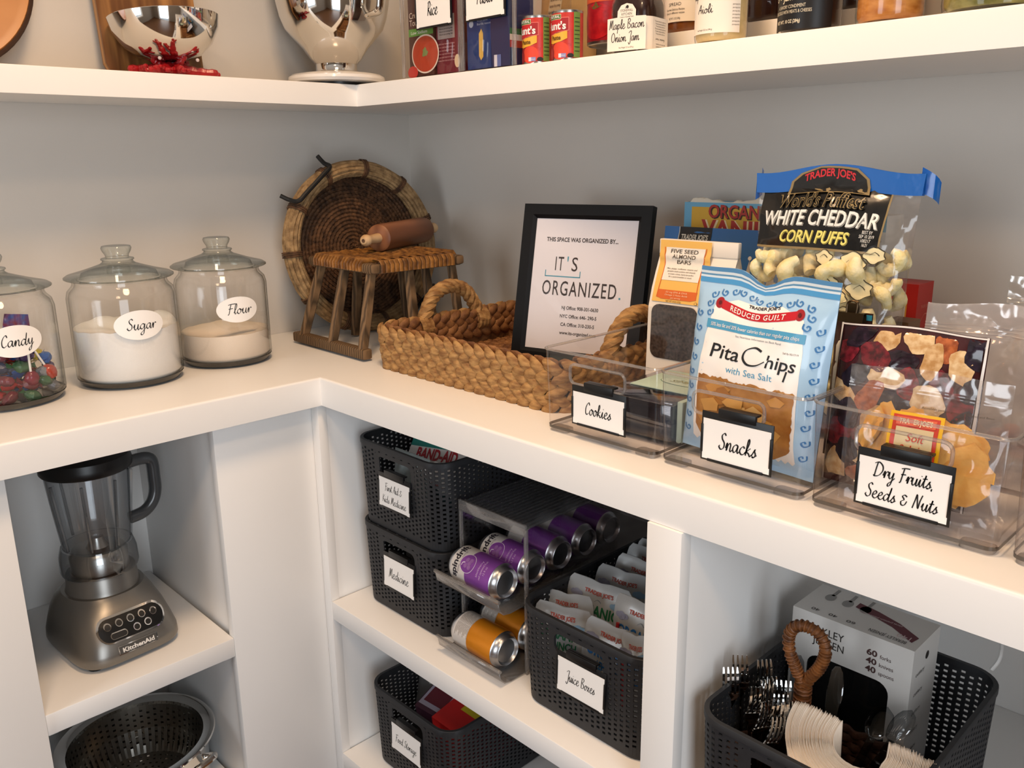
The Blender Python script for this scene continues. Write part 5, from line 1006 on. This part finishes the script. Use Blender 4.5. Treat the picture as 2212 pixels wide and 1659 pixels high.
# ================================================================ right-hand cubby: cutlery and napkins
t=thing('cutlery_box','white boxed cutlery set with clear window in the right-hand basket','box',(1.401,-.352,ZM+.011))
m=MB(); cw_,cd_,ch_=.172,.092,.225; wb=pm('cutlery_carton','#cfcbc6',.5); S=front(0); hole=rrect(.118,.15,.018,5,.0,.088)
m.plate(rect(-cw_/2,0,cw_/2,ch_),[hole[::-1]],S,.0015,wb); m.box((-cw_/2,cd_-.0015,0),(cw_/2,cd_,ch_),wb); m.box((-cw_/2,.0016,0),(-cw_/2+.0015,cd_-.0016,ch_),wb); m.box((cw_/2-.0015,.0016,0),(cw_/2,cd_-.0016,ch_),wb); m.box((-cw_/2,.0,ch_),(cw_/2,cd_,ch_+.0015),wb); m.box((-cw_/2,.0016,0),(cw_/2,cd_-.0016,.0015),wb)
dk=ink('#2a2624'); m.text('BERKLEY',-.036,.1985,.0115,dk,S,w=.056); m.text('JENSEN',-.03,.182,.0115,dk,S,w=.046)
for k,(n_,tx) in enumerate((('60','forks'),('40','knives'),('40','spoons'))): m.text(n_,.032,.197-k*.0125,.0085,ink('#4a3432'),S,w=.0145,bold=.03); m.text(tx,.043,.197-k*.0125,.0058,ink('#4a3432'),S,al='L',w=(.015,.019,.021)[k])
S=plane((0,0,ch_+.0016),(1,0,0),(0,1,0)); m.patch([(-.02,.058),(.01,.05),(.04,.04),(.075,.018),(.078,.036),(.045,.056),(.01,.068),(-.02,.074)],S,ink('#5a1f2a'),.0003); m.text('140',-.062,-.03,.010,ink('#c9b0b0'),lambda u,v,f=0:S(-u,-v,f),w=.018,off=.0006); m.text('pieces premium plastic cutlery',-.02,-.052,.005,ink('#c9b0b0'),lambda u,v,f=0:S(-u,-v,f),w=.06,off=.0006)
for k,u in enumerate((-.058,-.032,-.006)): m.patch(oval(.0075,.011,u,.06,16),S,ink('#8b8986'),.0003); m.patch(rect(u-.0022,.066,u+.0022,.09),S,ink('#8b8986'),.0003); m.text(('60','40','40')[2-k],-u,-.016,.007,dk,lambda a,b,f=0:S(-a,-b,f),w=.012,off=.0005)
m.text('BERKLEY JENSEN',-.045,-.016,.008,dk,lambda a,b,f=0:S(-a,-b,f),w=.05,off=.0005)
S=plane((cw_/2,0,0),(0,1,0),(0,0,1)); m.patch(oval(.006,.006,.05,.2,16),S,dk,.0003)
for k in range(5): m.text('cutlery',.03,.18-k*.03,.006,ink('#6a6664'),S,w=.03)
m.build('carton',t); MB().patch(rrect(.122,.154,.018,5,0,.088),front(.0025),film('box_window','#e8e8e8','#b8b8b8',.08,.08),0).build('window',t)
MB().box((-.075,.02,.01),(.075,.085,.17),pm('black_cutlery_tray','#131313',.6)).build('inner_tray',t)
t=thing('utensil_caddy','dark woven caddy with a tall looped cane handle','caddy',(1.43,-.467,ZM+.0105)); cn=pm('cane_wrap','#8a5428',.5,var=.4,vscale=60,hx2='#4e2a10',bump=.4,bscale=200); dw=pm('dark_wicker','#3a2216',.7,var=.4,vscale=80,bump=.6,bscale=250)
m=MB()
for k in range(9):
    z=.006+k*.0105; at,Lk=perim(.206,.17,.03); n=150; rings=[]
    for i in range(n):
        c,tg,nn=at(Lk*i/n); o_=.0035*sin(i*pi/3+(k%2)*pi); rings.append([c+nn*(o_+.0042*cos(2*pi*q/6))+Vector((0,0,z+.0058*sin(2*pi*q/6))) for q in range(6)])
    rings.append(rings[0]); m.loft(rings,dw,False,False)
m.box((-.1,-.082,0),(.1,.082,.004),dw); m.build('woven_wall',t); MB().box((-.047,-.08,.004),(-.043,.08,.085),dw).box((-.043,.01,.004),(.098,.014,.085),dw).build('divider',t)
hp_=[(-.045,.02,.02),(-.046,.021,.10),(-.047,.022,.150),(-.047,.022,.172)]; lp=[(-.047,.022,.172),(-.056,.02,.19),(-.068,.019,.215),(-.071,.019,.238),(-.062,.018,.256),(-.045,.018,.262),(-.028,.019,.256),(-.020,.02,.238),(-.026,.021,.21),(-.04,.022,.185),(-.046,.022,.165)]
m=MB()
def wrap(path,r):
    p=crv(path,6); acc=0; m.tube(p,lambda s:r,cn,10)
    for i in range(len(p)-1):
        acc+=(p[i+1]-p[i]).length
        if acc>.0042: acc=0; tg=(p[i+1]-p[i]).normalized(); u=tg.orthogonal().normalized(); w=tg.cross(u); m.tube([p[i]+(u*cos(b)+w*sin(b))*(r+.0004)+tg*.001*sin(b) for b in [2*pi*q/10 for q in range(10)]],.0017,cn,5,closed=True)
wrap(hp_,.0105); wrap(lp,.0068); m.build('loop_handle',t)
# forks
def fork_mesh():
    m=MB(); L_=.185; zf=lambda s:.004*sin(s*pi)-.010*max(0,(s-.72)/.28)*(1-max(0,(s-.72)/.28))*4*.6
    def W_(s): return .0055-.0015*s*3 if s<.15 else (.005-.0028*min(1,(s-.15)/.3) if s<.62 else .0024+.0098*min(1,max(0,(s-.64)/.12))**.8)
    ss=[i/30*.78 for i in range(31)]
    for sg in (1,): m.loft([[(W_(s)*a,b*.0011+zf(s),s*L_) for a,b in ((-1,-1),(1,-1),(1,1),(-1,1))] for s in ss],CHROME,True,True)
    for k in range(4):
        x=-.0096+k*.0064; m.loft([[(x*(1-.06*(s-.78)/.22)+a*.0016*(1-.5*max(0,(s-.95)/.05)),b*.0009+zf(s),s*L_) for a,b in ((-1,-1),(1,-1),(1,1),(-1,1))] for s in [.775+.225*i/8 for i in range(9)]],CHROME,True,True)
    return m.build('fork')
F0=fork_mesh(); first=True
fl=[(1.345,-.508,.028,.03,-.04,.7,'fork with its bright back facing out at the far left of the caddy'),(1.352,-.49,.034,-.03,-.05,.6,'fork just behind the far left fork'),(1.37,-.475,.026,-.05,.02,.9,'fork leaning back behind the far left pair'),(1.368,-.515,.018,.08,.05,.9,'fork fanning right from the left cluster'),(1.38,-.508,.022,.02,.06,1.1,'fork with slanted tines in the middle of the cluster'),(1.386,-.492,.018,-.02,.02,.9,'shadowed fork behind the slanted middle fork'),(1.374,-.53,.004,.1,.12,1.2,'low fork with tines against the basket front'),(1.402,-.512,.016,.03,.06,.8,'fork beside the cane handle on the near side'),(1.402,-.49,.02,-.02,.03,.7,'fork nearest the cane handle'),(1.398,-.518,.006,.08,.12,1.2,'fork tucked against the left edge of the napkins'),(1.386,-.536,-.006,.12,.16,1.1,'lowest fork in front of the napkins')]
for x,y,z,rx,ry,rz,l in fl:
    o=F0 if first else F0.copy()
    if not first: COL.objects.link(o)
    first=False; place(o,(x-.038,y+.016,ZM+z-.012),(rx,ry,rz)); tag(o,l,'fork','silver forks in the caddy')
# clear plastic cutlery
cpl=film('clear_plastic_cutlery','#d5d8da','#6e7376',.14,.06,edgepow=1.5)
def pl_spoon():
    m=MB(); m.loft([[((.0045+.002*(1-s))*a,b*.001,s*.1) for a,b in ((-1,-1),(1,-1),(1,1),(-1,1))] for s in [i/6 for i in range(7)]],cpl); m.grid(lambda a,b:Vector(((.016*math.sqrt(max(0,1-(2*b-1)**2)))*cos(pi*a),.006*math.sin(pi*a)*math.sqrt(max(0,1-(2*b-1)**2)),.095+b*.055)),8,8,cpl); return m.build('plastic_spoon')
def pl_knife():
    m=MB(); m.loft([[(w_*a,b*.001,z) for a,b in ((-1,-1),(1,-1),(1,1),(-1,1))] for z,w_ in ((0,.006),(.07,.005),(.08,.007),(.13,.0095),(.16,.0075),(.168,.003))],cpl); return m.build('plastic_knife')
sp=pl_spoon(); kn=pl_knife()
for o,loc,rot,l,c in ((sp,(1.44,-.425,ZM+.03),(-.1,.3,.3),'clear plastic spoon leaning right of the cane handle','spoon'),(sp.copy(),(1.455,-.43,ZM+.035),(-.05,.5,.8),'clear plastic spoon leaning furthest right','spoon'),(sp.copy(),(1.43,-.42,ZM+.05),(-.15,.2,1.6),'clear plastic spoon standing just behind the cane handle','spoon'),(kn,(1.372,-.435,ZM+.05),(0,-.02,.4),'clear plastic knife upright left of the cane handle','knife'),(kn.copy(),(1.412,-.43,ZM+.05),(0,.05,.6),'clear plastic knife upright right of the cane handle','knife')):
    if o.name not in COL.objects: COL.objects.link(o)
    place(o,loc,rot); tag(o,l,c,'clear plastic cutlery in the caddy')
# paper napkins, bent into a round bundle
nm=pm('napkin_paper','#f0e3d3',.8,var=.03,vscale=40); NC=Vector((1.48,-.482,ZM+.03))
for i in range(36):
    q=random.Random(i+7); r0=.024+i*.00125; a0=rad(-205+i*.5+q.uniform(-2,2)); a1=rad(28-i*.6+q.uniform(-2,2)); hh=.118+q.uniform(-.0012,.0012)
    cut=q.uniform(.52,.6)
    def F(s,v,r0=r0,a0=a0,a1=a1,hh=hh,i=i,cut=cut):
        a=a0+(a1-a0)*s; fl_=1+.30*v; lift=.028*abs(2*s-1)**2.2
        z=v*(hh+lift-.0008*i*(1-abs(2*s-1)))-.012*math.exp(-((s-.74)/.03)**2)*v; r=r0*fl_
        return NC+Vector((r*cos(a)*1.05,r*sin(a)*.82,z+.0012*noise.noise(Vector((s*20,v*3,i)))*v))
    m=MB(); m.grid(F,44,4,nm); tag(m.build('paper_napkin',solid=.001),'white paper napkin in the round bundle beside the forks','napkin','paper napkins bundled in the caddy')
t=thing('cord','thin white cord hanging behind the cutlery box','cord',(0,0,0)); MB().tube(crv([(1.46,-.06,-.2),(1.52,-.13,-.235),(1.55,-.2,-.275),(1.545,-.215,-.30)],6),.003,ink('#cfcdca'),6).build('cable',t)
# ================================================================ blender and colander
t=thing('blender','silver countertop blender with glass jug and black lid','blender',(.247,-.955,-.4813),(0,0,rad(4)))
m=MB()
def sup(w,d,n=36,p=3.6,x0=0): return [(x0+math.copysign(abs(cos(2*pi*i/n))**(2/p),cos(2*pi*i/n))*d/2,math.copysign(abs(sin(2*pi*i/n))**(2/p),sin(2*pi*i/n))*w/2) for i in range(n)]
pr_=[(.186,.222,.008,0,4.4),(.19,.228,.014,0,4.4),(.188,.226,.03,0,4.4),(.18,.216,.05,-.003,4),(.168,.196,.075,-.008,3.6),(.155,.172,.095,-.013,3),(.147,.155,.105,-.014,2.5),(.14,.145,.112,-.013,2.2)]
m.loft([[(x,y,z) for x,y in sup(w,d,48,p,x0)] for w,d,z,x0,p in pr_],SILVER); m.loft([[(x,y,z) for x,y in sup(w,d,48,2,-.012)] for w,d,z in ((.13,.132,.1115),(.126,.128,.118),(.122,.124,.14),(.118,.12,.144))],SILVER); m.build('base',t)
for sx in (-1,1):
    for sy in (-1,1): MB().lathe([(0,0),(.014,0),(.016,.004),(.015,.0095),(0,.0095)],BLACK,16,(sx*.078,sy*.065)).build('foot',t)
# control panel follows the sloping front face
import bisect
def fx(z):
    zz=[p[2] for p in pr_]; k=min(len(zz)-2,max(0,bisect.bisect(zz,z)-1)); a,b=pr_[k],pr_[k+1]; f=(z-a[2])/(b[2]-a[2]); return (a[1]/2+a[3])*(1-f)+(b[1]/2+b[3])*f
S=lambda u,v,f=0:Vector((fx(v)+f-.0035*(abs(u)/.07)**3.6*2,u,v))
def sten(w,h,cu,cv,n=10): return [(cu+w/2-h/2+h/2*cos(a),cv+h/2*sin(a)) for a in [-pi/2+pi*i/n for i in range(n+1)]]+[(cu-w/2+h/2+h/2*cos(a),cv+h/2*sin(a)) for a in [pi/2+pi*i/n for i in range(n+1)]]
m=MB(); m.patch(sten(.124,.042,0,.068),S,CHROME,.0015,.008); m.patch(sten(.117,.036,0,.068),S,BLACK,.0028,.008)
for u,v in ((-.042,.075),(-.021,.076),(0,.0765),(.021,.0765),(.042,.074),(.006,.0605),(.027,.0615)): m.patch(oval(.0066,.0062,u,v,18),S,CHROME,.0034); m.patch(oval(.0048,.0045,u,v,16),S,ink('#1d1b1a'),.0042)
m.patch(sten(.03,.011,-.027,.059),S,CHROME,.0034); m.patch(sten(.027,.0085,-.027,.059),S,ink('#1d1b1a'),.0042); m.build('control_panel',t)
m=MB(); m.patch(rect(-.036,.024,.036,.040),S,CHROME,.0015,.01); m.patch(rect(-.034,.0255,.034,.0385),S,ink('#4a4845'),.0022,.01); m.text('KitchenAid',0,.0285,.0072,ink('#e6e3de',.3),S,w=.058,bold=.035,off=.0028); m.build('name_badge',t)
jg=MB(); BG=film('jug_glass','#e6e8ea','#6c7276',.09,.03,edgepow=1.8)
jg.lathe([(.052,.1445),(.066,.146),(.068,.152),(.067,.178),(.064,.19),(.062,.196)],BG,48,(-.012,0)).lathe([(.0585,.196),(.063,.24),(.068,.29),(.0725,.345),(.074,.352)],BG,48,(-.012,0)); jo=jg.build('jug',t)
for a in (rad(-75),rad(-30),rad(15),rad(62),rad(120),rad(200)): MB().tube([(-.012+(.0592+.0148*k)*cos(a),(.0592+.0148*k)*sin(a),.2+.13*k) for k in (0,.25,.5,.75,1)],.0028,BG,6).build('jug_rib',jo)
MB().lathe([(0,.146),(.05,.146),(.051,.178),(.045,.186),(.02,.188),(.014,.20),(.012,.207),(0,.208)],STEEL,36,(-.012,0)).build('blade_collar',jo)
hm=MB(); hm.tube(crv([(-.012,.069,.330),(-.012,.088,.333),(-.012,.112,.331),(-.012,.121,.32),(-.012,.122,.29),(-.012,.121,.262),(-.012,.112,.24),(-.012,.094,.226),(-.012,.066,.222)],5),.0105,pm('smoked_handle','#3d3f41',.25,coat=.4),10,flat=(1.0,1.15)); hm.build('handle',jo)
MB().lathe([(.0765,.342),(.0785,.345),(.0785,.356),(.076,.368),(.06,.374),(.03,.376),(.03,.384),(0,.385)],BLACK,48,(-.012,0)).build('lid',t)
t=thing('power_plug','black plug and cord beside the blender base','plug',(.12,-1.085,-.4812)); MB().box((-.013,-.012,0),(.013,.012,.026),MBLACK,.003).build('plug_body',t); MB().tube(crv([(0,-.012,.013),(-.01,-.024,.012),(-.02,-.03,.006),(-.04,-.032,.004)],4),.0035,MBLACK,6).build('cable',t)
PX,PY,PZ=.262,-.945,-.8345
t=thing('stock_pot','stainless steel stock pot under the blender shelf','pot',(PX,PY,PZ)); MB().lathe([(0,.001),(.125,.001),(.131,.006),(.132,.118),(.137,.124),(.1365,.126),(.131,.122),(.129,.118),(.128,.009),(0,.006)],CHROME,72).build('pot_body',t)
MB().tube(crv([(.1,.088,.095),(.118,.104,.1),(.127,.085,.1),(.135,.05,.1),(.131,.03,.095)],5),.0065,CHROME,8).build('handle',t)
t=thing('colander','steel colander insert with round holes resting in the stock pot','colander',(PX,PY,PZ+.0)); m=MB(); DKS=pm('colander_steel','#a8a49c',.3,1)
m.lathe([(.138,.1265),(.147,.128),(.149,.131),(.147,.1335),(.138,.1325),(.126,.128),(.1245,.122)],CHROME,72)
# pierced wall: staggered square holes left open in the sheet
Nc=56; rp=.0125
def ps(k,z): a=2*pi*k/Nc; r=.105+.0195*min(1,max(0,(z-.02)/.1))**.5; return (r*cos(a),r*sin(a),z)
for i in range(Nc):
    z=.02; hz=.034+(rp/2 if i%2 else 0)
    while hz<.112:
        m.add([ps(i,z),ps(i+.42,z),ps(i+.42,hz),ps(i,hz)],[(0,1,2,3)],DKS,True); z=hz+.0042; hz+=rp
    m.add([ps(i,z),ps(i+.42,z),ps(i+.42,.122),ps(i,.122)],[(0,1,2,3)],DKS,True); m.add([ps(i+.42,.02),ps(i+1,.02),ps(i+1,.071),ps(i+.42,.071)],[(0,1,2,3)],DKS,True); m.add([ps(i+.42,.071),ps(i+1,.071),ps(i+1,.122),ps(i+.42,.122)],[(0,1,2,3)],DKS,True)
for r0 in [.012*k for k in range(9)]:
    r1=min(.105,r0+.012); n=max(6,int(2*pi*(r0+.006)/.012))
    for k in range(n):
        f=lambda q,rr_:(rr_*cos(2*pi*q/n),rr_*sin(2*pi*q/n),.02)
        m.add([f(k,r0),f(k+.64,r0),f(k+.64,r1),f(k,r1)],[(0,1,2,3)],DKS); rm=r0+.0076; m.add([f(k+.64,r0),f(k+1,r0),f(k+1,rm),f(k+.64,rm)],[(0,1,2,3)],DKS)
m.build('pierced_bowl',t)
